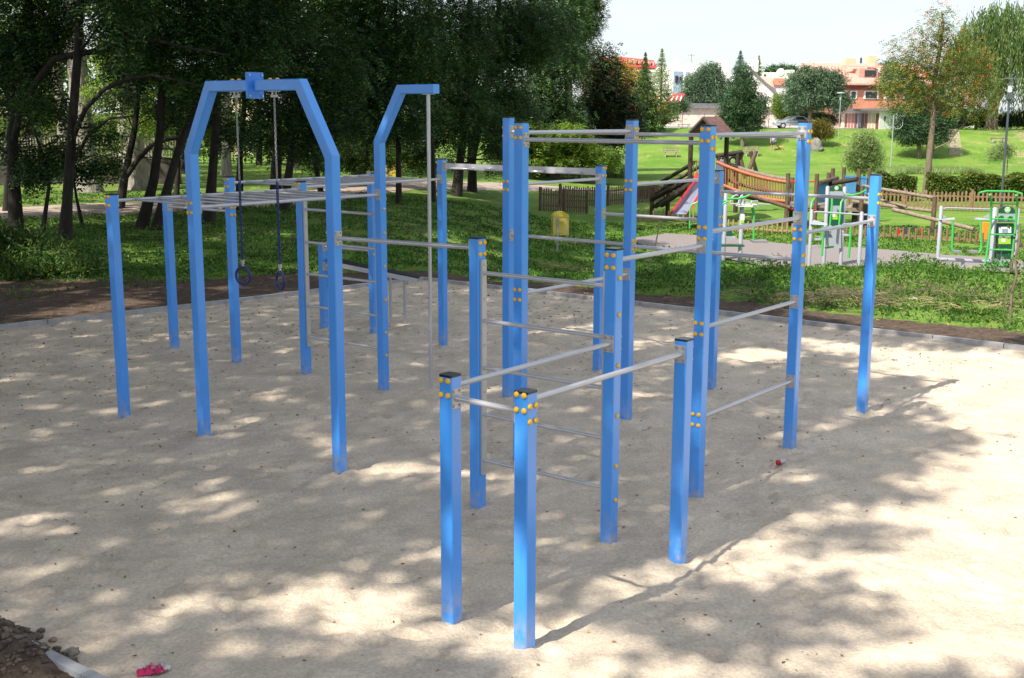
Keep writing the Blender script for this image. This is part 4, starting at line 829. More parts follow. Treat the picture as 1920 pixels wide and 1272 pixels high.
# ------------------------------------------------------------------ houses and walls beyond the lawn
M['render_white'] = mat('white_render', (.78, .76, .72), .9, var=.05, vs=1.2)
M['render_pink'] = mat('pinkish_patchy_render', (.56, .44, .40), .9, c2=(.70, .63, .56), vs=1.1, bump=.2, bs=8, dist=.01, detail=9)
M['orange'] = mat('orange_render', (.60, .25, .16), .9, var=.06, vs=1.5)
M['salmon'] = mat('salmon_render', (.66, .36, .27), .9, var=.05, vs=1.5)
M['redroof'] = mat('red_metal_roof', (.52, .045, .05), .5, var=.1, vs=2)
M['tile'] = mat('pale_red_tile_roof', (.60, .32, .25), .7, var=.08, vs=4)
M['cream'] = mat('cream_render', (.70, .56, .36), .9, var=.05, vs=3)
M['bluegrey'] = mat('blue_grey_panel', (.25, .32, .42), .6, var=.1, vs=1.5)
M['felt'] = mat('grey_roofing_felt', (.16, .16, .17), .8, var=.15, vs=3)
M['maroon'] = mat('maroon_garage_door', (.20, .065, .05), .7, var=.15, vs=4)
M['beige'] = mat('beige_garage_door', (.50, .43, .28), .7, var=.1, vs=4)
M['pinkish'] = mat('pink_garage_door', (.42, .17, .15), .7, var=.1, vs=4)
M['paving'] = mat('pale_concrete_yard', (.42, .39, .35), .95, var=.12, vs=1.5)
def house(name, x0, x1, yt, Y, D, label, mt, cat='building', group='white and red houses beyond the lawn', zb=None):
    a, b = at(x0, yt, Y), at(x1, yt, Y); zg = 1.0 if zb is None else zb; c = Vector(((a.x+b.x)/2, Y+D/2, zg))
    o = empty(name, c, label, cat, group)
    mb = MB().box(Vector((c.x, c.y, (a.z+zg)/2)), b.x-a.x, D, a.z-zg); mb.build('wall', M[mt], o); return o
def facebox(o, nm, x0, x1, y0, y1, Y, th, mt, off=0):
    a, b = at(x0, y0, Y), at(x1, y1, Y); return MB().box(Vector(((a.x+b.x)/2, Y-th/2-off, (a.z+b.z)/2)), abs(b.x-a.x), th, abs(a.z-b.z)).build(nm, M[mt] if isinstance(mt, str) else mt, o)
def window(o, x0, x1, y0, y1, Y, fr='white', pane='glass'):
    w_ = facebox(o, 'window', x0, x1, y0, y1, Y, .08, fr); ix = (x1-x0)*.16; iy = (y1-y0)*.12
    p = facebox(w_, 'pane', x0+ix, x1-ix, y0+iy, y1-iy, Y, .03, pane, .083); return w_
# pink flat garage block
o = house('garage_block', 1255, 1456, 203, 150, 7, 'long low pinkish garage wall with a flat grey roof behind the dark pine', 'render_pink', zb=1.2, group=None)
a, b = at(1253, 203, 149.8), at(1458, 203, 149.8); MB().box(Vector(((a.x+b.x)/2, 153.3, a.z+.10)), b.x-a.x, 7.6, .2).build('roof', M['felt'], o)
facebox(o, 'parapet', 1290, 1350, 194, 201, 152, .6, 'felt')
# red lean-to
o = empty('lean_to_roof', at(1255, 195, 158), 'bright red sloping sheet-metal roof beside the white modern house', 'roof', None)
MB().prism([at(1238, 200, 156), at(1268, 200, 156), at(1285, 176, 161), at(1262, 176, 161)], Vector((0, .05, -.12))).build('roof', M['redroof'], o)
for k in range(3): MB().prism([at(1256+k*9, 190, 157.9), at(1258.5+k*9, 190, 157.9), at(1265+k*7, 180, 160), at(1263+k*7, 180, 160)], Vector((0, 0, -.03))).build('roof_light', M['white'], o)
a = at(1260, 199, 157); MB().box((a.x, 159, (a.z-.3+1.2)/2), 2.0, 3, a.z-.3-1.2).build('wall', M['render_white'], o)
# white modern block
o = house('modern_house', 1248, 1312, 122, 178, 12, 'white cubic modern house with a tall blue-grey recess', 'render_white', zb=1)
facebox(o, 'recess_panel', 1263, 1279, 134, 176, 178, .1, 'bluegrey'); facebox(o, 'recess_panel', 1286, 1293, 135, 160, 178, .1, 'bluegrey'); window(o, 1266, 1271, 142, 156, 177.8, 'darkgrey'); window(o, 1274, 1278, 144, 156, 177.8, 'darkgrey')
for x, y in ((1258, 118), (1290, 119)): facebox(o, 'chimney', x-5, x+4, y, 123, 181, 1.2, 'render_white'); 
p = at(1269, 118, 180); MB().blob(p, .5, .12, .5, 2, .02).build('satellite_dish', M['white'], o)
p = at(1296, 122, 180); MB().tube([p, p+Vector((0, 0, 1.6))], .03, 5).tube([p+Vector((-.5, 0, 1.4)), p+Vector((.5, 0, 1.4))], .02, 4).build('antenna', M['darkgrey'], o)
o = house('modern_house', 1158, 1252, 133, 182, 12, 'long white house with dark upper windows behind the golden rowan', 'render_white', zb=1)
for x in (1182, 1195, 1210): window(o, x, x+8, 147, 158, 182, 'white')
facebox(o, 'balcony', 1176, 1240, 131.5, 135, 181.9, 1.0, 'white')
o = house('apartment_block', 1100, 1232, 122, 215, 14, 'long salmon apartment block with a steep red roof', 'salmon', zb=1, group='white and red houses beyond the lawn')
MB().prism([at(1100, 134, 214), at(1170, 126, 214), at(1135, 107, 214)], Vector((.6, 14, 0))).build('gable', M['salmon'], o)
a = at(1168, 127, 213.5); b = at(1236, 127, 213.5); c = at(1128, 106, 213.5); MB().prism([at(1127, 106, 213.5), at(1171, 125, 213.5), at(1171, 122.6, 213.5), at(1129, 104.5, 213.5)], Vector((0, 3, 0))).build('verge', M['redroof'], o)
MB().prism([at(1170, 125, 213.4), at(1232, 128, 213.4), at(1226, 116, 220), at(1155, 108.5, 220)], Vector((0, .1, .25))).build('roof', M['redroof'], o)
for x in (1177, 1186, 1195, 1204, 1213, 1222): d_ = facebox(o, 'dormer', x-2.6, x+2.6, 111+(x-1177)*.12, 119+(x-1177)*.12, 215.5, 1.5, 'salmon'); facebox(d_, 'pane', x-1.4, x+1.2, 112.5+(x-1177)*.12, 118+(x-1177)*.12, 214, .04, 'glass', .003)
for x0, x1 in ((1177, 1192), (1197, 1200)): window(o, x0, x1, 126, 132, 215, 'cream')
# gabled white house and neighbours
o = empty('gabled_house', at(1420, 190, 168), 'white house whose steep dark roof edge drops to the right, with a tall white chimney', 'building', 'white and red houses beyond the lawn')
MB().prism([at(1380, 215, 168), at(1452, 215, 168), at(1452, 174, 168), at(1403, 127, 168), at(1380, 150, 168)], Vector((0, 9, 0))).build('wall', M['render_white'], o)
MB().prism([at(1400, 125, 167.7), at(1403, 122.5, 167.7), at(1457, 174, 167.7), at(1455, 177.5, 167.7)], Vector((0, 9.6, 0))).build('roof', M['felt'], o)
facebox(o, 'chimney', 1403, 1418, 113, 135, 169, 1.3, 'render_white')
o = house('red_brown_roof_house', 1440, 1470, 150, 176, 8, 'small white house with an orange-tiled gable behind the steep-roofed one', 'render_white')
MB().prism([at(1424, 145, 176), at(1447, 145, 176), at(1452, 165, 174.8), at(1446, 162, 174.8)], Vector((0, .6, .1))).build('roof', M['tile'], o); facebox(o, 'gable', 1450, 1470, 147, 160, 175.9, .2, 'orange')
o = house('white_block_house', 1425, 1488, 136, 205, 10, 'low white flat-roofed block seen over the gabled house', 'render_white')
p = at(1464, 137, 204); MB().blob(p, .75, .2, .75, 3, .02).build('satellite_dish', M['white'], o); window(o, 1432, 1436, 139, 147, 205, 'bluegrey'); facebox(o, 'chimney', 1472, 1486, 132, 138, 206, 1.5, 'render_white')
o = house('white_tower_house', 1350, 1366, 114, 172, 3, 'narrow tall white chimney-like tower between the grey pines and the blue spruce', 'render_white')
MB().prism([at(1334, 142, 172), at(1352, 124, 172), at(1352, 146, 172)], Vector((0, 6, 0))).build('roof', M['felt'], o)
# orange house, turned a little
o = empty('orange_house', at(1600, 200, 168), 'orange house with a wide pale red tiled roof, dormer and cream chimneys', 'building')
th = R(14); e1 = Vector((math.cos(th), math.sin(th), 0)); e2 = Vector((-math.sin(th), math.cos(th), 0)); O = at(1543, 157, 160); O.z = 0; zE = at(1543, 157, 160).z; Wd = 11.0; zR = at(1517, 121, 160+5).z; Ln = 17.5; ov = .7
def q3(u, v, z): p = O+e1*u+e2*v; p.z = z; return p
MB().prism([q3(.6, .7, 1), q3(.6, Wd-.7, 1), q3(.6, Wd-.7, zE), q3(.6, Wd/2, zR-.35), q3(.6, .7, zE)], e1*(Ln-1.2)).build('wall', M['orange'], o)
for s in (0, 1):
    v0 = 0 if s == 0 else Wd; MB().prism([q3(0, v0, zE-.15), q3(Ln, v0, zE-.15), q3(Ln, Wd/2, zR), q3(0, Wd/2, zR)], Vector((0, 0, .22))).build('roof', M['tile'], o)
def ofb(nm, u0, u1, z0, z1, mt, v=.7, th_=.1, par=None):
    c = (q3(u0, v, z0)+q3(u1, v, z1))/2-e2*th_/2; return MB().box(c, u1-u0, th_, z1-z0, X=e1, Y=e2, Z=Zv).build(nm, M[mt], par or o)
zz = lambda py: at(1600, py, 163).z
for u0, u1 in ((3.0, 3.9), (4.4, 5.5), (6.5, 8.7), (9.6, 11.4), (12.5, 14)):
    f = ofb('window', u0, u1, zz(186), zz(171), 'white'); ofb('pane', u0+.25, u1-.25, zz(184.5), zz(172.5), 'glass', .6, .03, f)
ofb('balcony_rail', 5.2, 14, zz(186.6), zz(186), 'darkgrey', .1, .05); ofb('cornice', .8, Ln-.9, zE-.75, zE-.15, 'maroon', .69, .02)
dm = MB().prism([q3(6.2, 1.6, zE+.8), q3(9.0, 1.6, zE+.8), q3(9.0, 1.6, zE+2.1), q3(6.2, 1.6, zE+2.1)], e2*3).build('dormer', M['tile'], o)
MB().box((q3(7.0, 1.55, zE+1)+q3(8.7, 1.55, zE+1.9))/2, 1.7, .06, .85, X=e1, Y=e2, Z=Zv).build('pane', M['glass'], dm)
MB().prism([q3(4.2, 2.6, zE+2.4), q3(9.4, 1.2, zE+2.15), q3(9.3, 4, zE+2.9)], Vector((0, 0, .12))).build('dormer_roof', M['tile'], o)
for u, w_, h in ((6.6, 1.6, .55), (9.4, 1.4, .9)): MB().box(q3(u, Wd/2-.3-(.9 if w_ < 1.5 else 0), zR+h/2-.8+.3), w_, .9, h+1.6, X=e1, Y=e2, Z=Zv).build('chimney', M['cream'], o)
MB().tube([q3(8.6, Wd/2, zR), q3(8.6, Wd/2, zR+1.0)], .14, 8).build('flue', M['darkgrey'], o); MB().blob(q3(10.0, 3.4, zR-.6), .5, .14, .5, 5, .02).build('satellite_dish', M['white'], o)
# garages row receding to the left
o = empty('garage_row', at(1620, 240, 140), 'row of terraced garages with narrow coloured doors and a flat grey roof', 'building')
zb = 1.75; zt = at(1650, 208, 132).z
xa = at(1648, 240, 132).x; xe = at(1683, 240, 132).x; G0 = Vector((xa, 132, zb)); G1 = Vector((at(1566, 237, 151).x, 151, zb)); G2 = Vector((G1.x+5.2, 152.5, zb)); G3 = Vector((xe, 133, zb))
dg = (G1-G0); Lg = dg.length; dg.normalize(); ng = Vector((-dg.y, dg.x, 0)); ng = ng if ng.x < 0 else -ng
MB().prism([G0, G1, G2, G3], Vector((0, 0, zt-zb))).build('wall', M['render_white'], o)
cols_ = ['maroon', 'beige', 'beige', 'maroon', 'maroon', 'bluegrey', 'maroon', 'pinkish', 'pinkish', 'maroon', 'cream', 'maroon', 'orange']
for i, cn in enumerate(cols_):
    c = G0+dg*(Lg*(i+.5)/len(cols_))+ng*.03; MB().box(c+Vector((0, 0, (zt-zb)*.44)), Lg/len(cols_)*.70, .06, (zt-zb)*.86, X=dg, Y=ng, Z=Zv).build('garage_door', M[cn], o)
MB().prism([Vector((G0.x-.9, 131.6, zt+.01)), Vector((G1.x-.9, 151, zt+.01)), Vector((G2.x+.3, 152.8, zt+.01)), Vector((G3.x+.3, 131.6, zt+.01))], Vector((0, 0, .25))).build('roof', M['felt'], o)
facebox(o, 'side_door', 1560, 1566.5, 203, 238, 157, .1, 'felt')
o = house('white_shed', 1690, 1832, 208, 150, 6, 'low white outbuilding in the shade of the willow', 'render_white', group=None, zb=1.5)
a, b = at(1688, 207, 149.6), at(1834, 207, 149.6); MB().box(((a.x+b.x)/2, 152.6, a.z+.1), b.x-a.x, 7, .2).build('roof', M['felt'], o)
sheet('yard', [(p.x, p.y) for p in (at(1182, 240, 135), at(1700, 240, 133.5), at(1700, 240, 175), at(1182, 240, 175))], M['paving'], .05, 4)
# posts, low bars and bench-like rails along the yard edge
for i, (px, py, yt) in enumerate([(1239, 240, 212), (1279, 238, 213), (1320, 236, 212), (1441, 240, 213), (1481, 240, 218), (1584, 243, 203), (1200, 241, 222)]):
    b_ = at(px, py, 133); zg = tz(b_.x, 133); t = at(px, yt, 133)
    tag(MB().tube([(b_.x, 133, zg-.1), (b_.x, 133, t.z)], .035, 6).build('fence_post', M['maroon']), 'thin rusty post, %s' % ['left of the pink wall', 'first in front of the pink wall', 'beside the dark pine on its left', 'in front of the pale end of the pink wall', 'in front of the silver car', 'in front of the garage row', 'beneath the thin spruce'][i], 'post', 'rusty posts along the yard edge')
def flatbench(px0, px1, py, Y, label, h=.45):
    a, b = at(px0, py, Y), at(px1, py, Y); z = tz((a.x+b.x)/2, Y); o = empty('plank_bench', ((a.x+b.x)/2, Y, z), label, 'bench', None)
    MB().box(((a.x+b.x)/2, Y, z+h), b.x-a.x, .35, .07).build('seat', M['wood'], o)
    for t in (.12, .88): MB().box((a.x+(b.x-a.x)*t, Y, z+h/2-.03), .16, .3, h-.08).build('leg', M['concrete'], o)
M['wood'] = mat('brown_stained_wood', (.085, .05, .032), .75, c2=(.14, .09, .06), vs=12, bump=.3, bs=30, dist=.01, stretch=(1, 1, .3))
M['wood_grey'] = mat('weathered_wood', (.17, .13, .10), .85, c2=(.28, .22, .17), vs=10, bump=.3, bs=30, dist=.01)
M['wood_black'] = mat('dark_tarred_wood', (.025, .018, .014), .8, c2=(.05, .035, .025), vs=10)
M['wood_orange'] = mat('orange_stained_wood', (.33, .085, .035), .6, c2=(.42, .13, .06), vs=8)
M['wood_blue'] = mat('blue_stained_wood', (.03, .16, .34), .6, c2=(.05, .24, .45), vs=14)
M['wood_tan'] = mat('tan_wood', (.30, .185, .09), .8, c2=(.40, .26, .14), vs=10)
M['wood_mid'] = mat('brown_pickets', (.17, .10, .055), .8, c2=(.25, .155, .09), vs=8)
M['slide_red'] = mat('red_slide_side', (.60, .012, .02), .5); M['steel'] = mat('steel_chute', (.27, .32, .42), .4, metal=.3)
flatbench(1213, 1243, 239.5, 132.5, 'low dark plank bench on the yard left of the pink wall'); flatbench(1270, 1294, 239.5, 132.5, 'low brown bench against the pink wall')
flatbench(1857, 1885, 268, G(1870, 270).y, 'plain plank bench on two pale blocks on the dry slope at the right')
def parkbench(px0, px1, pyb, label):
    c = G((px0+px1)/2, pyb); Y = c.y; w_ = (px1-px0)/ppm(Y); o = empty('park_bench', c, label, 'bench', 'slatted park benches on the lawn')
    for i in range(3): MB().box(c+Vector((0, -.05-.16*i+.1, .47)), w_, .13, .04).build('seat_slat', M['wood_grey'], o)
    for i in range(2): MB().box(c+Vector((0, .33+.03*i, .62+.2*i)), w_, .035, .13).build('back_slat', M['wood_grey'], o)
    for s in (-1, 1): MB().prism([c+Vector((s*w_*.36-.05, -.3, -.05)), c+Vector((s*w_*.36-.05, .35, -.05)), c+Vector((s*w_*.36-.05, .42, .85)), c+Vector((s*w_*.36-.05, .3, .85)), c+Vector((s*w_*.36-.05, .25, .45)), c+Vector((s*w_*.36-.05, -.3, .45))], Vector((.05, 0, 0))).build('leg', M['concrete'], o)
parkbench(1244, 1272, 297, 'park bench on the lawn seen through the play tower, nearest the slide'); parkbench(1396, 1424, 293, 'park bench on the lawn behind the crossed swing posts')
# steps up the bank
M['steps'] = mat('weathered_step', (.42, .35, .26), .9, var=.2, vs=3)
o = empty('stairway', G(1790, 280), 'narrow weathered steps climbing the grassy bank', 'steps')
pb, pt = G(1792, 294), G(1783, 244); n = 17
for i in range(n):
    c = pb.lerp(pt, (i+.5)/n); z = tz(c.x, c.y); MB().box((c.x, c.y, z+.02), 1.35, (pt.y-pb.y)/n*.38, .22).build('step', M['steps'], o)
# rock, people, dog, car
r_ = G(1529, 284); tag(MB().blob(r_+Vector((0, 0, .35)), .62, .5, .85, 3, .35, 14, 10).blob(r_+Vector((.35, -.1, .1)), .45, .45, .4, 9, .4).build('boulder', mat('grey_rock', (.14, .13, .12), .9, c2=(.25, .23, .21), vs=3, bump=.6, bs=5, dist=.05)), 'big upright grey boulder on the lawn right of the tallest right-hand post', 'rock')
M['skin'] = mat('skin', (.45, .26, .18), .6); M['shirt_blue'] = mat('light_blue_shirt', (.28, .42, .62), .8); M['trousers'] = mat('grey_trousers', (.07, .07, .09), .8); M['shirt_orange'] = mat('orange_shirt', (.62, .22, .10), .8); M['hair'] = mat('brown_hair', (.05, .03, .02), .8)
def skinbody(name, verts, edges, radii, mt, parent, root=0):
    me = bpy.data.meshes.new(name); me.from_pydata(verts, edges, []); o = bpy.data.objects.new(name, me); col.objects.link(o); o.parent = parent
    md = o.modifiers.new('skin', 'SKIN'); ss = o.modifiers.new('sub', 'SUBSURF'); ss.levels = ss.render_levels = 1
    for i, v in enumerate(me.skin_vertices[0].data): v.radius = (radii[i], radii[i]); v.use_root = (i == root)
    me.materials.append(mt); return o
def person(px, py, hgt, label, shirt, legs_bare=False, lead=None):
    B = G(px, py); k = hgt/1.72; o = empty('person', B, label, 'person')
    S = lambda l: [(x*k, y*k, z*k) for x, y, z in l]
    V0 = S([(0, 0, .92), (0, 0, 1.12), (0, 0, 1.36), (0, 0, 1.47), (0, -.01, 1.60), (.19, 0, 1.37), (.25, .02, 1.10), (.24, -.12, .93), (-.19, 0, 1.37), (-.26, .03, 1.10), (-.27, -.05, .86), (.09, 0, .86), (.11, -.04, .48), (.11, .02, .09), (.11, -.13, .04), (-.09, 0, .86), (-.11, .05, .48), (-.12, .12, .09), (-.12, -.02, .04), (.23, -.2, .90), (-.27, -.08, .78), (0, -.03, 1.52)])
    E = [(0, 1), (1, 2), (2, 3), (3, 21), (21, 4), (2, 5), (5, 6), (6, 7), (7, 19), (2, 8), (8, 9), (9, 10), (10, 20), (0, 11), (11, 12), (12, 13), (13, 14), (0, 15), (15, 16), (16, 17), (17, 18)]
    rd = [.15, .14, .16, .06, .105, .06, .045, .035, .06, .045, .035, .095, .065, .045, .04, .095, .065, .045, .04, .03, .03, .07]
    skinbody('body', V0, E, [r*k for r in rd], M['skin'], o)
    skinbody('shirt', S([(0, 0, .94), (0, 0, 1.14), (0, 0, 1.37), (.2, 0, 1.375), (.255, .02, 1.13), (-.2, 0, 1.375), (-.265, .03, 1.13)]), [(0, 1), (1, 2), (2, 3), (3, 4), (2, 5), (5, 6)], [r*k for r in [.18, .17, .185, .085, .07, .085, .07]], M[shirt], o)
    if legs_bare: skinbody('shorts', S([(0, 0, .93), (.095, 0, .86), (.115, -.03, .55), (-.095, 0, .86), (-.115, .04, .55)]), [(0, 1), (1, 2), (0, 3), (3, 4)], [r*k for r in [.17, .125, .1, .125, .1]], M['trousers'], o)
    else: skinbody('trousers', S([(0, 0, .93), (.095, 0, .86), (.115, -.04, .48), (.11, .02, .12), (-.095, 0, .86), (-.115, .05, .48), (-.12, .12, .12)]), [(0, 1), (1, 2), (2, 3), (0, 4), (4, 5), (5, 6)], [r*k for r in [.17, .12, .085, .07, .12, .085, .07]], M['trousers'], o)
    MB().blob(Vector((0, .02, 1.66))*k, .1*k, .11*k, .09*k, 4, .1).build('hair', M['hair'], o, local=True)
    for s in (-1, 1): MB().blob(Vector((s*.04, -.1, 1.615))*k, .014*k, .01*k, .014*k, 1, 0, 6, 4).build('eye', M['black'], o, local=True)
    MB().blob(Vector((0, -.115, 1.585))*k, .016*k, .025*k, .025*k, 1, 0, 6, 4).build('nose', M['skin'], o, local=True)
    return o, B
po, pB = person(1449, 284, 1.72, 'person in a light blue shirt and dark shorts walking the little dog on the lawn', 'shirt_blue', True)
person(1565, 236, 1.7, 'person in an orange top standing at the far end of the garage row', 'shirt_orange')
def dog():
    B = G(1462, 283); o = empty('dog', B, 'small ginger dog on a lead standing on the lawn', 'dog'); f = mat('ginger_fur', (.50, .27, .12), .9, bump=.5, bs=60)
    Vt = [(0, 0, .34), (.18, 0, .35), (.32, 0, .33), (-.12, 0, .36), (-.22, 0, .46), (-.30, 0, .52), (-.40, 0, .49), (.30, .07, .22), (.33, .07, .12), (.29, .07, .02), (.30, -.07, .22), (.34, -.07, .12), (.30, -.07, .02), (-.13, .07, .2), (-.13, .07, .02), (-.13, -.07, .2), (-.15, -.07, .02), (.42, 0, .44), (.46, 0, .54), (-.28, .05, .6), (-.28, -.05, .6)]
    E = [(0, 1), (1, 2), (0, 3), (3, 4), (4, 5), (5, 6), (2, 7), (7, 8), (8, 9), (2, 10), (10, 11), (11, 12), (3, 13), (13, 14), (3, 15), (15, 16), (2, 17), (17, 18), (5, 19), (5, 20)]
    skinbody('body', [(x*.85, y*.85, z*.8) for x, y, z in Vt], E, [.75*r for r in [.12, .11, .11, .13, .09, .09, .05, .06, .035, .03, .06, .035, .03, .05, .03, .05, .03, .04, .03, .025, .025]], f, o)
    tag(MB().tube([pB+Vector((.23, -.2, .9)), pB.lerp(B, .5)+Vector((0, 0, .5)), B+Vector((-.2, 0, .36))], .012, 5).build('dog_lead', M['black']), 'thin dog lead sagging between the walker and the ginger dog', 'lead')
dog()
def car():
    c = at(1488, 240, 138); c.z = tz(c.x, c.y)+.06; o = empty('parked_car', c, 'silver saloon parked side-on beyond the bank left of the rusty bush', 'car'); paint = mat('silver_car_paint', (.50, .55, .62), .25, metal=.5, coat=.6)
    prof = [(-2.3, .35), (-2.32, .62), (-2.2, .78), (-1.3, .92), (-.55, 1.36), (.15, 1.43), (.95, 1.38), (1.55, 1.02), (2.2, .96), (2.3, .7), (2.28, .35)]
    def sect(w_, z=0, s=1): return [Vector((x*s, w_, zz_)) for x, zz_ in prof]
    vs = []; Ws = [-.86, -.80, 0, .80, .86]
    body = MB(); rows = []
    for wv, kk in ((-.78, .0), (-.86, 1), (.86, 1), (.78, 0)):
        rows.append([c+Vector((x, wv if zz_ < 1.0 else wv*.80, zz_)) for x, zz_ in prof])
    n = len(prof)
    for r0, r1 in zip(rows[1:2], rows[2:3]): body.add(r0+r1, [(i, i+1, n+i+1, n+i) for i in range(n-1)], True)
    body.add(rows[1], [tuple(range(n))]); body.add(rows[2], [tuple(range(n-1, -1, -1))]); body.box(c+Vector((0, 0, .36)), 4.5, 1.6, .1); body.build('body', paint, o)
    for x0, x1, x2, x3 in ((-1.12, -.52, -.02, -.02), (.04, .04, .78, 1.28)):
        MB().prism([c+Vector((x0, -.80, .98)), c+Vector((x3, -.80, .98)), c+Vector((x2, -.705, 1.32)), c+Vector((x1, -.705, 1.32))], Vector((0, .02, 0))).build('window', M['glass'], o)
    for x in (-1.42, 1.42):
        wl = MB().tube([c+Vector((x, -.88, .32)), c+Vector((x, -.66, .32))], .33, 18).build('wheel', M['black'], o); MB().tube([c+Vector((x, -.895, .32)), c+Vector((x, -.87, .32))], .19, 14).build('rim', M['plate'], wl)
        MB().tube([c+Vector((x, .88, .32)), c+Vector((x, .66, .32))], .33, 18).build('wheel', M['black'], o)
    MB().box(c+Vector((-2.27, -.6, .68)), .1, .3, .14).build('headlight', M['white'], o); MB().box(c+Vector((0, -.865, .62)), 4.2, .02, .05).build('side_moulding', M['darkgrey'], o)
    MB().box(c+Vector((.72, -.87, .86)), .16, .02, .04).build('door_handle', M['plate'], o)
car()

# ------------------------------------------------------------------ fences
def fence(name, pts, h, pw, gap, pthick, mt, label, posth, every, rails, group=None, rnd=False, rail_mt=None):
    o = empty(name, pts[0], label, 'fence', group); q = random.Random(len(label)); slats = MB(); L0 = 0
    for a, b in zip(pts[:-1], pts[1:]):
        d = Vector((b.x-a.x, b.y-a.y, 0)); Ls = d.length; d.normalize(); nn = Vector((-d.y, d.x, 0)); n = max(1, int(Ls/(pw+gap)))
        for i in range(n):
            t = (i+.5)/n; x = a.x+(b.x-a.x)*t; y = a.y+(b.y-a.y)*t; z = tz(x, y); hh = h*q.uniform(.94, 1.05)
            if rnd: slats.tube([(x, y, z-.05), (x+q.uniform(-.01, .01), y, z+hh)], pw/2, 7)
            else:
                c0 = Vector((x, y, z))-nn*(pthick/2)+d*q.uniform(-.008, .008); w2 = pw/2
                slats.prism([c0-d*w2+Zv*.04, c0+d*w2+Zv*.04, c0+d*w2+Zv*(hh-.05), c0+Zv*hh, c0-d*w2+Zv*(hh-.05)], nn*pthick)
        for rz in rails:
            k = max(1, int(Ls/every))
            for i in range(k):
                p0 = a.lerp(b, i/k); p1 = a.lerp(b, (i+1)/k); p0.z = tz(p0.x, p0.y)+rz; p1.z = tz(p1.x, p1.y)+rz; dd = (p1-p0); MB().box((p0+p1)/2+nn*(pthick/2+.022), dd.length-.01, .04, .07, X=dd, Y=nn).build('rail', rail_mt or mt, o)
        if posth:
            k = max(1, int(round(Ls/every)))
            for i in range(k+1):
                p0 = a.lerp(b, i/k); z = tz(p0.x, p0.y); MB().box((p0.x, p0.y+.0, z+posth/2-.05), .11, .11, posth+.1, X=d, Y=nn, bev=.01).build('post', mt, o)
    slats.build('pickets', mt, o); return o
g2 = lambda px, py, Y: Vector((at(px, py, Y).x, Y, 0))
fence('picket_fence', [g2(1013, 408, 52), g2(1100, 400, 54.5)], .98, .09, .07, .025, M['wood'], 'dark brown picket fence corner beside the yellow bin', 1.05, 2.0, (.25, .75), 'brown picket fences round the playground')
fence('picket_fence', [g2(1050, 395, 57.5), g2(1140, 388, 60), g2(1245, 380, 64)], .98, .09, .07, .025, M['wood'], 'dark brown picket fence running behind the slide ramp', 1.08, 2.6, (.25, .75), 'brown picket fences round the playground')
fence('picket_fence', [g2(1590, 398, 60), g2(1694, 402, 59), g2(1820, 408, 57.5), g2(1990, 415, 56)], .98, .085, .10, .025, M['wood_mid'], 'lighter brown picket fence in front of the long hedge', 1.08, 2.9, (.22, .72), 'brown picket fences round the playground')
fence('low_stake_fence', [g2(1192, 405, 51), g2(1305, 405, 51)], .47, .075, .13, .02, M['wood_tan'], 'low fence of tan round stakes at the foot of the slide', 0, 3, (.14,), 'low stake fences by the paved path', rnd=True)
fence('low_stake_fence', [g2(1362, 418, 46.5), g2(1500, 425, 45)], .45, .075, .11, .02, M['wood_tan'], 'low fence of tan round stakes behind the grey rotating station', 0, 3, (.14,), 'low stake fences by the paved path', rnd=True)
fence('low_stake_fence', [g2(1560, 425, 44.8), g2(1760, 436, 43), g2(1990, 458, 40)], .45, .085, .13, .02, M['wood_mid'], 'low fence of flat brown stakes behind the green swing pedals', 0, 3, (.14,), 'low stake fences by the paved path', rnd=True)
# concrete fence behind the wood: solid slabs below, openwork balusters above
def concfence():
    a, b = Vector((-34, 52, 0)), Vector((-14.3, 57, 0)); o = empty('concrete_fence', a, 'grey concrete panel fence with upright openwork slots behind the pale trunks', 'fence'); d = (b-a).normalized(); nn = Vector((-d.y, d.x, 0)); L_ = (b-a).length; n = int(L_/2.1)
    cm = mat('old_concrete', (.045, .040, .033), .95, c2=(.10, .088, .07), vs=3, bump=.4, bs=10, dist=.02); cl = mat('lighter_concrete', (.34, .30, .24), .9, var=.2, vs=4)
    for i in range(n):
        p = a+d*(2.1*i+1.05); z = tz(p.x, p.y); w_ = 1.9
        pn_ = MB().box(p+Zv*(z+.55), w_, .06, 1.1, X=d, Y=nn)
        for zz_ in (1.1, 1.62, 2.18): pn_.box(p+Zv*(z+zz_+.035), w_, .07, .09, X=d, Y=nn)
        pn_.build('slab', cm, o)
        bl_ = MB()
        for k in range(15): 
            for z0 in (1.19, 1.71): bl_.box(p+d*((k-7)*.124)+Zv*(z+z0+.21), .055, .05, .42, X=d, Y=nn)
        bl_.build('balusters', cl, o)
        q = a+d*(2.1*i); MB().box(q+Zv*(tz(q.x, q.y)+1.15), .15, .14, 2.4, X=d, Y=nn).build('post', cm, o)
concfence()
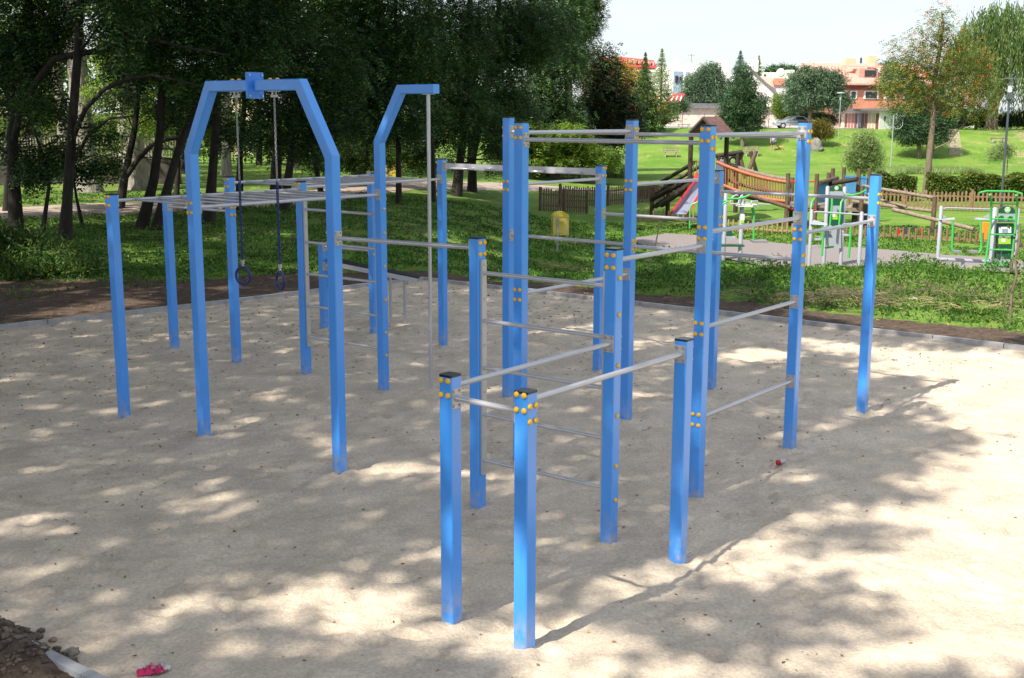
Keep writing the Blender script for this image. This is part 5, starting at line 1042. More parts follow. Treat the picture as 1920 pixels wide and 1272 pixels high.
# brown arched railing far behind, cream and white walls glimpsed between trunks
cmx = mat('old_base_wall', (.12, .10, .08), .9, var=.2, vs=2)
def farfence():
    a, b = at(-30, 196, 88), at(215, 196, 88); zt = at(100, 178, 88).z; z0 = at(100, 208, 88).z; o = empty('arched_railing', (a.x, 88, z0), 'brown iron railing with arched bays on a low wall behind the left trees', 'fence')
    mt = mat('brown_iron', (.09, .045, .035), .7); n = 9; w_ = (b.x-a.x)/n
    MB().box(((a.x+b.x)/2, 88.2, (z0-.2)/2), b.x-a.x, .4, z0-.2).build('base_wall', cmx, o)
    for i in range(n):
        mb = MB(); x0 = a.x+w_*i
        for k in range(9):
            t = (k+.5)/9; hh = (zt-z0)*(.65+.35*math.sin(math.pi*t)); mb.box((x0+w_*t, 88, z0+hh/2), .04, .04, hh)
        for r0 in (.25, .65, .98): mb.tube([(x0+w_*t, 88, z0+(zt-z0)*r0*(.65+.35*math.sin(math.pi*t))) for t in [j/8 for j in range(9)]], .03, 4)
        mb.build('bay', mt, o)
farfence()
for i, (x0, x1, y0, Y, mt_, lb) in enumerate([(205, 250, 150, 96, 'render_white', 'white wall corner glimpsed right of the thickest pale trunk'), (395, 470, 185, 98, 'cream', 'cream wall glimpsed through the arch'), (225, 262, 240, 84, 'salmon', 'salmon shed wall behind the barred fence'), (10, 70, 205, 92, 'render_white', 'white wall at the far left behind the railing')]):
    house('garden_wall', x0, x1, y0, Y, 3, lb, mt_, group='pale walls glimpsed through the wood', zb=-.2)

# ------------------------------------------------------------------ lamps and bins
M['lampgrey'] = mat('lamp_blue_grey', (.06, .075, .10), .45); M['lamp_pale'] = mat('pale_grey_pole', (.30, .34, .36), .5)
def biglamp():
    B = at(1876, 392, 57.5); B.z = tz(B.x, B.y); o = empty('street_lamp', B, 'tall dark lamp with louvred head and a flat round hat at the right edge', 'street lamp'); zt = at(1894, 146, 57.5).z; zh = at(1894, 190, 57.5).z
    MB().tube([B, B+Zv*1.0], .08, 12).tube([B+Zv*1.0, Vector((B.x, B.y, zh))], .055, 12).build('pole', M['lampgrey'], o)
    c = Vector((B.x, B.y, zh)); h = zt-zh; hd = MB().tube([c, c+Zv*.1], [.09, .14], 12)
    for k in range(5): hd.tube([c+Zv*(.14+.065*k), c+Zv*(.16+.065*k)], .16, 16)
    hd.build('louvres', M['lampgrey'], o)
    MB().tube([c+Zv*.1, c+Zv*(h-.06)], .10, 12).build('lens', M['white'], o)
    h2 = MB()
    for k in range(3): h2.tube([c+Zv*(h-.32+.07*k), c+Zv*(h-.305+.07*k)], .15, 16)
    h2.tube([c+Zv*(h-.06), c+Zv*(h-.03), c+Zv*h], [.40, .38, .04], 20); h2.build('hat', M['lampgrey'], o)
biglamp()
def doublelamp():
    B = G(1670, 312); o = empty('double_lamp', B, 'slim two-armed lamp whose heads hang on curved arms, in front of the white garage end', 'street lamp'); Y = B.y; zt = at(1678, 216, Y).z; zl = at(1676, 232, Y).z
    MB().tube([B, (B.x, B.y, zt)], .05, 8).build('pole', M['lamp_pale'], o)
    for s, e in ((-1, 1663), (1, 1697)):
        w_ = abs(at(e, 216, Y).x-at(1679.5, 216, Y).x); c = Vector((B.x, B.y, zl-.25)); E_ = c+Vector((s*w_, 0, .45))
        a = MB().tube([c, c+Vector((s*w_*.3, 0, -.22)), c+Vector((s*w_*.7, 0, -.22)), c+Vector((s*w_, 0, .05)), E_], .03, 7).build('arm', M['lamp_pale'], o)
        MB().tube([E_, E_+Zv*.45], [.07, .10], 10).tube([E_+Zv*.46, E_+Zv*.50, E_+Zv*.53], [.34, .32, .03], 14).build('lamp_head', M['lampgrey'], a)
doublelamp()
B = G(1572, 262); zt = at(1576, 172, B.y).z; o = empty('slim_lamp', B, 'single slim grey lamp rising in front of the garages', 'street lamp'); MB().tube([B, (B.x, B.y, zt-.9)], .045, 8).build('pole', M['lamp_pale'], o); c = Vector((B.x, B.y, zt-.9)); MB().tube([c, c+Zv*.7], [.09, .12], 10).tube([c+Zv*.72, c+Zv*.8, c+Zv*.84], [.42, .4, .04], 14).build('lamp_head', M['lamp_pale'], o)
M['bin'] = mat('faded_yellow_plastic', (.62, .44, .03), .5, c2=(.66, .56, .18), vs=3)
def ybin(px, py, Y, s, label):
    B = at(px, py, Y); zg = tz(B.x, Y); o = empty('litter_bin', (B.x, Y, zg), label, 'litter bin', 'yellow litter bins'); zb = B.z; w_, h, dp = .44*s, .64*s, .32*s
    pr = [(-w_/2, 0), (w_/2, 0), (w_/2, h*.78), (w_*.40, h*.90), (w_*.2, h*.98), (0, h), (-w_*.2, h*.98), (-w_*.40, h*.90), (-w_/2, h*.78)]
    X = Vector((1, .12, 0)).normalized(); Yd = Vector((-.12, 1, 0)).normalized(); c = Vector((B.x, Y, zb))
    MB().prism([c+X*x+Zv*z-Yd*dp/2 for x, z in pr], Yd*dp).build('body', M['bin'], o)
    MB().prism([c+X*x*1.06+Zv*(z+.012)-Yd*(dp/2+.02) for x, z in pr[2:]], Yd*(dp+.04)).build('hood', M['bin'], o)
    MB().box(c-X*w_*.22-Yd*(dp/2+.02)+Zv*(h*.4-.3+zg*0), .06, .035, h+.35).build('pole', M['lamp_pale'], o)
    for z in (h*.12, h*.6): MB().box(c-X*w_*.06-Yd*(dp/2+.015)+Zv*z, w_*.38, .02, .03).build('clamp', M['bin'], o)
ybin(1050, 440, 37, 1.12, 'weathered yellow bin with rounded hood left of the tall blue posts'); ybin(731, 331, 60, 1.3, 'small far yellow bin beside the climbing pole under the trees')

# ------------------------------------------------------------------ the wooden play structure
def play():
    o = empty('play_structure', at(1420, 405, 52), 'wooden playground structure with shingled tower, slide, orange bridge and blue panels', 'play structure'); 
    def gz(p): return tz(p.x, p.y)
    def pole(px, pt, Y, r=.085, mt='wood', pb=None, nm='post'):
        t = at(px, pt, Y); return MB().tube([(t.x, Y, gz(t)-.1 if pb is None else at(px, pb, Y).z), t], r, 10).build(nm, M[mt], o)
    def log(p, q, r=.07, mt='wood', nm='beam', par=None): return MB().tube([at(*p), at(*q)], r, 9).build(nm, M[mt], par or o)
    # tower
    for px, pt, Y in ((1296, 250, 50.2), (1363, 254, 50.8), (1331, 240, 52.6)): pole(px, pt, Y, .10, 'wood_black')
    pk = at(1318, 222, 51.2); rk = at(1350, 222, 52.0)
    for tri, nm in (([at(1344, 251.5, 49.6), at(1374, 251.5, 50.6), rk, pk], 'roof'), ([at(1290, 252, 50.8), pk, rk, at(1318, 250, 53.6)], 'roof')):
        MB().prism(tri, Vector((0, .02, .07))).build(nm, M['shingle'], o)
    MB().tube([at(1290, 252, 50.7), pk+Vector((0, -.05, 0))], .06, 6).tube([pk+Vector((0, -.05, 0)), at(1344, 252, 49.55)], .06, 6).build('verge_board', M['wood_black'], o)
    for p, q in (((1287, 255, 50.6), (1292, 250, 50.6)), ((1347, 255, 49.6), (1352, 260, 49.4)), ((1370, 254, 50.6), (1376, 259, 50.4)), ((1309, 255, 51.5), (1312, 250, 51.5))): log(p, q, .06, 'wood_blue', 'rafter_tip')
    dk = at(1330, 338, 51); MB().prism([at(1296, 340, 50.2), at(1364, 343, 50.6), at(1364, 338, 53), at(1300, 335, 53)], Vector((0, 0, -.12))).build('deck', M['wood_black'], o)
    for p, q in (((1297, 303, 50.4), (1322, 304, 50.4)),): log(p, q, .03, 'wood_orange', 'rail')
    mb = MB()
    for k in range(4): mb.tube([at(1300+k*6, 304, 50.4), at(1300+k*6, 336, 50.4)], .018, 5)
    mb.build('balusters', M['bin'], o)
    MB().prism([at(1344, 303, 50.0), at(1357, 303, 50.0), at(1357, 330, 50.0), at(1344, 330, 50.0)], Vector((0, .05, 0))).build('blue_panel', M['wood_blue'], o)
    # ramps on the left
    log((1300, 306, 50.5), (1238, 343, 53.5), .085, 'wood_black'); log((1312, 312, 51), (1225, 365, 55), .085, 'wood'); log((1298, 333, 50.6), (1222, 374, 54), .11, 'wood_black'); log((1300, 343, 50.2), (1240, 385, 52), .12, 'wood_black')
    MB().prism([at(1298, 337, 50.5), at(1306, 337, 52), at(1232, 386, 55), at(1222, 386, 53)], Vector((0, 0, -.12))).build('ramp', M['wood_black'], o)
    for px, pt, Y in ((1223, 350, 54), (1253, 350, 53.4)): pole(px, pt, Y, .1, 'wood')
    # slide
    s0l, s0r, s1l, s1r = at(1303, 341, 49.6), at(1322, 341, 50.0), at(1259, 402, 46.6), at(1287, 402, 46.6)
    nS = (s0r-s0l).cross(s1l-s0l).normalized(); nS = nS if nS.z > 0 else -nS
    sl = MB().prism([s0l, s0r, s1r, s1l], -nS*.04).build('slide_chute', M['steel'], o)
    for a, b in ((s0l, s1l), (s0r, s1r)): dd = (b-a).normalized(); MB().prism([a-nS*.06, b-nS*.08, b+nS*.2, a+nS*.22], (s0r-s0l).normalized()*(.13 if a is s0r else -.13)).build('slide_side', M['slide_red'], o)
    for a, x1, x2 in ((s0l, 1300, 1313), ): MB().prism([at(1300, 342, 49.6), at(1310, 341, 49.6), at(1309, 326, 49.9), at(1306, 322, 49.9), at(1302, 330, 49.8)], Vector((0, .06, 0))).build('slide_side', M['slide_red'], o)
    # swing frame with tyres behind
    log((1342, 293, 56), (1392, 285, 56), .11, 'wood_black', 'swing_beam')
    for px, pt in ((1348, 293), (1383, 288)): pole(px, pt, 56, .11, 'wood_black')
    for p, q in (((1392, 285, 56), (1378, 330, 56.5)), ((1389, 300, 56), (1397, 335, 56)), ((1418, 284, 56.3), (1400, 330, 56)), ((1407, 284, 56.5), (1420, 330, 56.6))): log(p, q, .10, 'wood', 'cross_leg')
    for px, py in ((1358, 303), (1374, 302)):
        c = at(px, py, 56); t = MB().tube([c+Vector((.19*math.cos(k*math.pi/8), 0, .19*math.sin(k*math.pi/8))) for k in range(16)], .08, 8, close=True).build('tyre', M['black'], o)
        MB().tube([c+Zv*.26, c+Zv*.55], .012, 5).build('rope', M['darkgrey'], t)
    # bridge
    def sag(p, q, s, n=9): a, b = at(*p), at(*q); return [a.lerp(b, k/n)-Zv*s*4*(k/n)*(1-k/n) for k in range(n+1)]
    def rope(p, q, s, r, mt, nm): pts = sag(p, q, s); MB().tube(pts, r, 9).build(nm, M[mt], o); return pts
    top = rope((1344, 304, 49.6), (1477, 342, 48), .12, .075, 'wood_orange', 'handrail'); low = rope((1344, 342, 49.6), (1476, 378, 48), .14, .07, 'wood_orange', 'lower_rail')
    bk = rope((1350, 302, 51.2), (1478, 337, 50), .10, .09, 'wood_grey', 'back_handrail'); bl_ = rope((1350, 332, 51.2), (1478, 362, 50), .14, .07, 'wood', 'back_lower_rail')
    for (t, l, m_, rr, nn_) in ((top, low, 'wood_orange', .022, 27), (bk, bl_, 'wood_mid', .022, 24)):
        mb = MB()
        for k in range(nn_):
            u = (k+.5)/nn_*9; i = min(8, int(u)); f = u-i; mb.tube([t[i].lerp(t[i+1], f), l[i].lerp(l[i+1], f)], rr, 5)
        mb.build('balusters', M[m_], o)
    d0 = sag((1340, 350, 49.9), (1480, 384, 48.2), .15); d1 = sag((1350, 344, 51.1), (1482, 378, 49.9), .15); mb = MB()
    for k in range(34):
        u = (k+.5)/34*9; i = min(8, int(u)); f = u-i; a, b = d0[i].lerp(d0[i+1], f), d1[i].lerp(d1[i+1], f); mb.tube([a, b], .055, 6)
    mb.build('bridge_planks', M['wood_black'], o); log((1400, 364, 48.9), (1482, 390, 47.9), .09, 'wood', 'side_beam')
    # right-hand towers
    for px, pt, Y in ((1478, 325, 48), (1486, 333, 50.2), (1532, 326, 48), (1554, 324, 50.5), (1562, 316, 51), (1583, 314, 51), (1611, 317, 49), (1631, 316, 50.5), (1617, 349, 47.6)): pole(px, pt, Y, .085, 'wood')
    pole(1753, 369, 46.5, .09, 'wood')
    MB().prism([at(1478, 384, 48), at(1556, 386, 48.1), at(1560, 379, 50.5), at(1484, 377, 50.5)], Vector((0, 0, -.16))).build('deck', M['wood_grey'], o); MB().prism([at(1478, 389, 47.95), at(1556, 391, 48.05), at(1556, 398, 48.05), at(1478, 396, 47.95)], Vector((0, .06, 0))).build('fascia', M['wood_black'], o)
    MB().prism([at(1583, 390, 48.6), at(1625, 392, 48.6), at(1630, 385, 50.4), at(1585, 384, 50.6)], Vector((0, 0, -.14))).build('deck', M['wood_grey'], o)
    def panel(x0, x1, y0a, y0b, y1a, y1b, Ya, Yb):
        a, b, c, d = at(x0, y0a, Ya), at(x1, y0b, Yb), at(x1, y1b, Yb), at(x0, y1a, Ya); mb = MB(); n = 7
        for k in range(n):
            t0, t1 = (k+.06)/n, (k+.94)/n; mb.prism([a.lerp(b, t0), a.lerp(b, t1), d.lerp(c, t1), d.lerp(c, t0)], Vector((0, .03, 0)))
        mb.prism([a.lerp(d, .02), b.lerp(c, .02), b.lerp(c, .12), a.lerp(d, .12)], Vector((0, -.03, 0))); mb.prism([a.lerp(d, .9), b.lerp(c, .9), b.lerp(c, .98), a.lerp(d, .98)], Vector((0, -.03, 0))); mb.build('blue_panel', M['wood_blue'], o)
    panel(1534, 1555, 342, 339, 381, 379, 48, 49.6); panel(1584, 1626, 329, 331, 362, 366, 50.9, 50.4)
    log((1534, 344, 48), (1570, 334, 50.5), .09, 'wood', 'beam'); log((1556, 345, 49.6), (1608, 336, 48.6), .10, 'wood_black', 'beam'); log((1478, 341, 49.6), (1534, 341, 49.6), .03, 'slide_red', 'red_rope'); log((1478, 392, 47.9), (1530, 394, 47.9), .02, 'slide_red', 'red_rope')
    pts = sag((1556, 378, 49), (1600, 384, 49), .35); MB().tube(pts, .1, 8).build('hammock_log', M['wood_grey'], o); pole(1604, 382, 48.9, .12, 'black'); pole(1622, 380, 48.3, .12, 'black')
    # sloping rails on the right
    log((1618, 349, 48.0), (1756, 372, 46.6), .07, 'wood_grey', 'handrail'); log((1600, 378, 48.5), (1754, 397, 46.7), .07, 'wood_grey', 'beam'); log((1640, 372, 48.6), (1700, 388, 47), .05, 'wood_grey', 'beam'); log((1674, 393, 46.6), (1826, 430, 44), .08, 'wood_grey', 'beam')
M['shingle'] = mat('dark_red_shingles', (.085, .038, .033), .8, c2=(.15, .07, .06), vs=5, bump=.5, bs=8, dist=.03, stretch=(.6, .6, 5))
play()
o = empty('spring_toy', at(1725, 425, 45), 'small red and grey spring rider behind the low stakes', 'play equipment'); c = at(1735, 430, 44.5); c.z = tz(c.x, c.y)
for k in range(6): MB().box(c+Vector((k*.3-1.0, .1*(k % 2), .2+.06*(k % 3))), .10, .08, .22+.08*(k % 2)).build('frame', M['slide_red' if k % 3 == 0 else 'darkgrey'], o)
a = at(1846, 432, 43); tag(MB().box((a.x, 43, tz(a.x, 43)+.4), .28, .3, .6, bev=.04).build('play_cube', mat('orange_plastic', (.75, .25, .02), .5)), 'bright orange plastic play block behind the ladder station', 'play equipment')

# ------------------------------------------------------------------ outdoor gym on the paved path
M['gym_grey'] = mat('pale_grey_gym_paint', (.33, .355, .40), .35, coat=.2); M['gym_green'] = mat('bright_green_gym_paint', (.055, .42, .09), .35, coat=.2); M['gym_dark'] = mat('dark_green_board', (.01, .075, .045), .4); M['lime'] = mat('lime_label', (.30, .55, .03), .5); M['foot'] = mat('grey_tread', (.2, .2, .2), .8)
GYM = 'grey and green outdoor gym stations'
def gy(px, py, Y): return at(px, py, Y)
def tb(o, nm, pts, r, mt, Y, n=10, par=None): return MB().tube([at(p[0], p[1], p[2] if len(p) > 2 else Y) for p in pts], r, n).build(nm, M[mt], par or o)
def rect(o, nm, x0, y0, x1, y1, Y, th, mt, par=None, sk=0):
    a, b, c, d = at(x0+sk, y0, Y), at(x1+sk, y0, Y), at(x1, y1, Y), at(x0, y1, Y); return MB().prism([a, b, c, d], Vector((0, th, 0))).build(nm, M[mt], par or o)
def emblem(o, x, y, Y, r_):                               # round pale badge with a small leaf-like figure on it
    c = at(x, y, Y); b = MB().tube([c, c-Vector((0, .008, 0))], r_, 20).build('badge', M['lime2'], o); mb = MB()
    mb.prism([c+Vector((-.5*r_, -.012, -.45*r_)), c+Vector((.1*r_, -.012, -.5*r_)), c+Vector((.35*r_, -.012, .2*r_)), c+Vector((-.1*r_, -.012, .45*r_))], Vector((0, -.004, 0))); mb.box(c+Vector((0, -.014, .62*r_)), 1.1*r_, .004, .16*r_); mb.build('badge_mark', M['white'], o)
M['lime2'] = mat('pale_badge', (.35, .55, .28), .5)
def board(o, Y, xl, xr, ytop, ycap, panels):              # two round posts and the boards between them
    pass
def walker(o, Y, xL, yLt, yLb, xb0, xb1):
    pass
def station_right():
    Y = 33.2; o = empty('gym_station', Vector((at(1830, 505, Y).x, Y, tz(at(1830, 505, Y).x, Y))), 'gym station on the right with green ladder, information board and swinging pedals', 'gym equipment', GYM)
    zg = lambda px: tz(at(px, 500, Y).x, Y)
    def postp(px, pt, r=.07, Yp=Y): t = at(px, pt, Yp); return MB().tube([(t.x, Yp, tz(t.x, Yp)-.05), (t.x, Yp, t.z-.03), (t.x, Yp, t.z)], [r, r, r*.45], 14).build('post', M['gym_grey'], o)
    postp(1765, 386, .05); postp(1866, 389, .07); postp(1909, 391, .055, Y+.1)
    tb(o, 'top_bar', [(1769, 392), (1775, 390), (1864, 393)], .022, 'gym_grey', Y-.0); tb(o, 'base_bar', [(1755, 486), (1856, 491)], .05, 'gym_grey', Y-.05); tb(o, 'foot_post', [(1806, 488), (1805, 503)], .045, 'gym_grey', Y-.05)
    for (x0, x1, sx) in ((1762, 1790, 1), (1858, 1833, -1)):
        MB().prism([at(x0, 411, Y), at(x1, 408, Y), at(x1+4*sx*0, 412, Y-.1), at(x0, 412.5, Y-.1)], Vector((0, .22, -.02))).build('shelf_arm', M['gym_grey'], o)
        MB().prism([at(x0+3*sx, 401, Y), at(x0+14*sx, 408, Y), at(x0+3*sx, 409, Y)], Vector((0, .03, 0))).build('gusset', M['gym_grey'], o)
    for a, b, c in ((1786, 1783, 1790), (1839, 1838, 1826)):
        s = 1 if c > a else -1
        p = tb(o, 'pedal_arm', [(a, 415, Y-.15), (a+s*.5, 428, Y-.15), (a-s*1.5, 465, Y-.15), (a+s*.0, 470, Y-.15), (a+s*4, 475, Y-.15)], .03, 'gym_green', Y)
        MB().prism([at(a-s*2, 455, Y-.16), at(a+s*5, 475, Y-.16), at(a-s*1, 474, Y-.16)], Vector((0, .03, 0))).build('pedal_gusset', M['gym_green'], p); rect(o, 'tread', a+s*3, 471, a+s*18, 475, Y-.3, .28, 'foot', p)
    Yb = Y-.02
    hd = MB().prism([at(1873, 400, Yb), at(1903, 401, Yb), at(1903, 394, Yb), at(1898, 389, Yb), at(1889, 386, Yb), at(1880, 388, Yb), at(1874, 392, Yb)], Vector((0, .04, 0))).build('board_header', M['gym_dark'], o); emblem(hd, 1889, 393.5, Yb-.002, .085)
    rect(o, 'grey_panel', 1872, 401.5, 1903, 417, Yb, .05, 'gym_grey'); rect(o, 'green_panel', 1868, 419, 1901, 466, Yb, .05, 'gym_dark'); rect(o, 'grey_panel', 1864, 487, 1898, 503, Yb, .05, 'gym_grey'); rect(o, 'green_panel', 1865, 468, 1898, 486, Yb, .05, 'gym_dark')
    s1 = rect(o, 'instruction_label', 1873, 426, 1896, 437, Yb-.008, .004, 'white'); rect(o, 'figure', 1879, 429, 1890, 436, Yb-.014, .004, 'bluegrey', s1)
    s2 = rect(o, 'lime_label', 1872, 446, 1895, 458, Yb-.008, .004, 'lime'); rect(o, 'figure', 1878, 448, 1885, 454, Yb-.014, .004, 'white', s2); rect(o, 'instruction_label', 1873, 442, 1895, 446, Yb-.008, .004, 'white'); rect(o, 'small_plate', 1877, 482, 1883, 485, Yb-.008, .004, 'plate')
    for x, y in ((1878, 409), (1895, 410), (1870, 494), (1888, 495)): c = at(x, y, Yb-.1); MB().tube([c+Vector((0, .1, 0)), c], .07, 12).build('disc', M['gym_green'], o)
    # ladder with horned top
    Yl = Y-.35; A = []
    for xs in ([(1856, 365, Yl-.25), (1859, 380, Yl), (1857, 425, Yl), (1847, 501, Yl)], [(1905, 366, Yl-.25), (1908, 382, Yl), (1904, 430, Yl), (1895, 504, Yl)]): tb(o, 'ladder_side', xs, .032, 'gym_green', Yl)
    for yy, xa, xb_ in ((381.5, 1860, 1908), (410.5, 1857, 1904), (439.5, 1855, 1902), (468, 1852, 1899), (497, 1848, 1896)): tb(o, 'rung', [(xa, yy), (xb_, yy+1.5)], .022, 'gym_green', Yl)
    tb(o, 'horn_bar', [(1836, 362, Yl-.3), (1850, 358.5, Yl-.25), (1902, 359.5, Yl-.25), (1917, 364, Yl-.3)], .028, 'gym_green', Yl)
station_right()
def station_mid():
    Y = 35.5; o = empty('gym_station', Vector((at(1575, 480, Y).x, Y, tz(at(1575, 480, Y).x, Y))), 'middle gym station with tall dark green board, hanging green arms and a grey seat', 'gym equipment', GYM)
    def postp(px, pt, r=.07, Yp=Y): t = at(px, pt, Yp); return MB().tube([(t.x, Yp, tz(t.x, Yp)-.05), (t.x, Yp, t.z-.03), (t.x, Yp, t.z)], [r, r, r*.45], 14).build('post', M['gym_grey'], o)
    postp(1552, 349, .058); postp(1584, 350, .058, Y+.1); postp(1522, 393, .05, Y-1.2); postp(1616, 397, .055, Y-1.2)
    Yb = Y-.02
    hd = MB().prism([at(1557, 358, Yb), at(1580, 359, Yb), at(1580, 354, Yb), at(1575, 349, Yb), at(1568, 347, Yb), at(1561, 349, Yb), at(1557, 353, Yb)], Vector((0, .04, 0))).build('board_header', M['gym_dark'], o); emblem(hd, 1568.5, 353, Yb-.002, .065)
    rect(o, 'grey_panel', 1555, 359.5, 1582, 369, Yb, .05, 'gym_grey'); rect(o, 'green_panel', 1554, 370, 1581, 426, Yb, .05, 'gym_dark'); rect(o, 'grey_panel', 1552, 430, 1577, 466, Yb, .05, 'gym_grey', None)
    rect(o, 'instruction_label', 1561, 386, 1575, 402, Yb-.008, .004, 'gym_grey'); s2 = rect(o, 'lime_label', 1561, 402, 1574, 412, Yb-.008, .004, 'lime'); rect(o, 'figure', 1561, 400, 1566, 407, Yb-.014, .004, 'white', s2)
    for xs in ([(1560, 368, Y-.3), (1560, 382, Y-.35), (1556, 424, Y-.35)], [(1582, 372, Y-.2), (1577, 380, Y-.35), (1573, 424, Y-.35)]): tb(o, 'hanging_arm', xs, .03, 'gym_green', Y)
    tb(o, 'curved_arm', [(1588, 365, Y), (1600, 366, Y-.1), (1612, 363, Y-.3), (1624, 357, Y-.4)], .028, 'gym_green', Y); tb(o, 'curved_arm', [(1528, 371, Y-.6), (1522, 380, Y-.7), (1519, 400, Y-.8), (1519, 420, Y-.8)], .028, 'gym_green', Y)
    tb(o, 'top_bar', [(1526, 399), (1530, 397.5), (1614, 403)], .028, 'gym_grey', Y-1.2); tb(o, 'bar_end', [(1619, 403), (1626, 403)], .03, 'gym_grey', Y-1.2)
    MB().prism([at(1524, 412, Y-1.2), at(1551, 419, Y-1.2), at(1551, 423, Y-1.3), at(1520, 421, Y-1.3)], Vector((0, .2, -.02))).build('shelf_arm', M['gym_grey'], o); rect(o, 'shelf_arm', 1583, 420, 1604, 423, Y-1.3, .2, 'gym_grey')
    s = MB().prism([at(1546, 426, Y-.9), at(1559, 423, Y-.9), at(1562, 426, Y-.9), at(1561, 446, Y-.9), at(1546, 447, Y-.9)], Vector((0, .05, 0))).build('seat_back', M['gym_grey'], o)
    hb = MB()
    for i in range(3):
        for j in range(3): c = at(1549+i*4.3, 429+j*6, Y-.905); hb.tube([c, c-Vector((0, .006, 0))], .016, 6)
    hb.build('holes', M['black'], s)
    rect(o, 'seat', 1536, 446.5, 1562, 449, Y-1.1, .35, 'gym_grey'); rect(o, 'step_plate', 1529, 449, 1540, 451, Y-1.3, .3, 'gym_grey'); rect(o, 'step_plate', 1583, 441, 1594, 443, Y-1.3, .3, 'gym_grey')
    for xs in ([(1542, 425), (1543, 450), (1541, 480)], [(1595, 425), (1594, 455), (1591, 484)]): tb(o, 'swing_leg', xs, .035, 'gym_green', Y-1.3)
    tb(o, 'seat_strut', [(1547, 465), (1563, 463)], .03, 'gym_green', Y-.9)
station_mid()
def station_left():
    Y = 37.0; o = empty('gym_station', Vector((at(1390, 462, Y).x, Y, tz(at(1390, 462, Y).x, Y))), 'left gym station with pale post, grey grip bars and one thin green leg', 'gym equipment', GYM)
    def postp(px, pt, r, Yp, mt='gym_grey'): t = at(px, pt, Yp); return MB().tube([(t.x, Yp, tz(t.x, Yp)-.05), (t.x, Yp, t.z-.03), (t.x, Yp, t.z)], [r, r, r*.5], 14).build('post', M[mt], o)
    postp(1361, 361, .06, Y-.1); m_ = postp(1392, 368, .065, Y-.6, 'gym_grey'); postp(1346, 372, .05, Y, 'gym_dark')
    rect(o, 'label', 1389.5, 402, 1396, 413, Y-.672, .004, 'white'); rect(o, 'label', 1389, 413, 1395, 419, Y-.672, .004, 'lime')
    rect(o, 'green_panel', 1349, 368, 1359, 445, Y, .04, 'gym_dark'); rect(o, 'grey_panel', 1350, 440, 1360, 462, Y-.03, .03, 'gym_grey')
    rect(o, 'platform', 1384, 384.5, 1421, 388, Y-.8, .4, 'white'); MB().prism([at(1396, 376, Y-.6), at(1412, 384, Y-.6), at(1396, 384, Y-.6)], Vector((0, .03, 0))).build('gusset', M['gym_grey'], o)
    tb(o, 'grip_bar', [(1369, 381), (1374, 369), (1380, 366), (1384, 367)], .026, 'gym_grey', Y-.5); tb(o, 'grip_bar', [(1369, 383.5), (1384, 382), (1389, 368), (1393, 366)], .026, 'gym_grey', Y-.7)
    tb(o, 'grip_bar', [(1408, 385), (1409, 378), (1420, 377), (1421, 386)], .026, 'gym_grey', Y-.9); tb(o, 'grip_bar', [(1420, 383), (1444, 384)], .026, 'gym_grey', Y-.6)
    tb(o, 'curved_arm', [(1364, 373), (1384, 373), (1396, 370), (1408, 365)], .032, 'gym_green', Y-.9); tb(o, 'curved_arm', [(1352, 378), (1362, 377)], .025, 'gym_green', Y-.7); tb(o, 'curved_arm', [(1364, 378), (1356, 383), (1352, 396)], .03, 'gym_green', Y-.5)
    tb(o, 'swing_leg', [(1411, 390), (1414, 402)], .05, 'gym_green', Y-.6); tb(o, 'swing_leg', [(1414, 400), (1413, 450)], .032, 'gym_green', Y-.6)
    rect(o, 'seat', 1363, 445.5, 1381, 448, Y-.9, .35, 'gym_grey'); MB().prism([at(1363, 424, Y-.5), at(1371, 424, Y-.5), at(1374, 443, Y-.5), at(1362, 443, Y-.5)], Vector((0, .03, 0))).build('seat_back', M['gym_dark'], o)
    rect(o, 'base_plate', 1349, 460, 1396, 463, Y-1.3, .4, 'gym_dark'); rect(o, 'base_plate', 1412, 452, 1440, 456, Y-.9, .5, 'foot')
    tb(o, 'handrail', [(1322, 374), (1313, 375), (1307, 380), (1297, 384), (1294, 392), (1293, 429)], .028, 'gym_green', Y-.2)
station_left()
a, b = at(1408, 467, 34.2), at(1437, 470, 34.2); tag(MB().box(((a.x+b.x)/2, 34.2, tz(a.x, 34.2)+.06), b.x-a.x, .35, .06).build('step_grating', M['gym_dark']), 'dark green footplate lying at the front edge of the paved path', 'footplate')
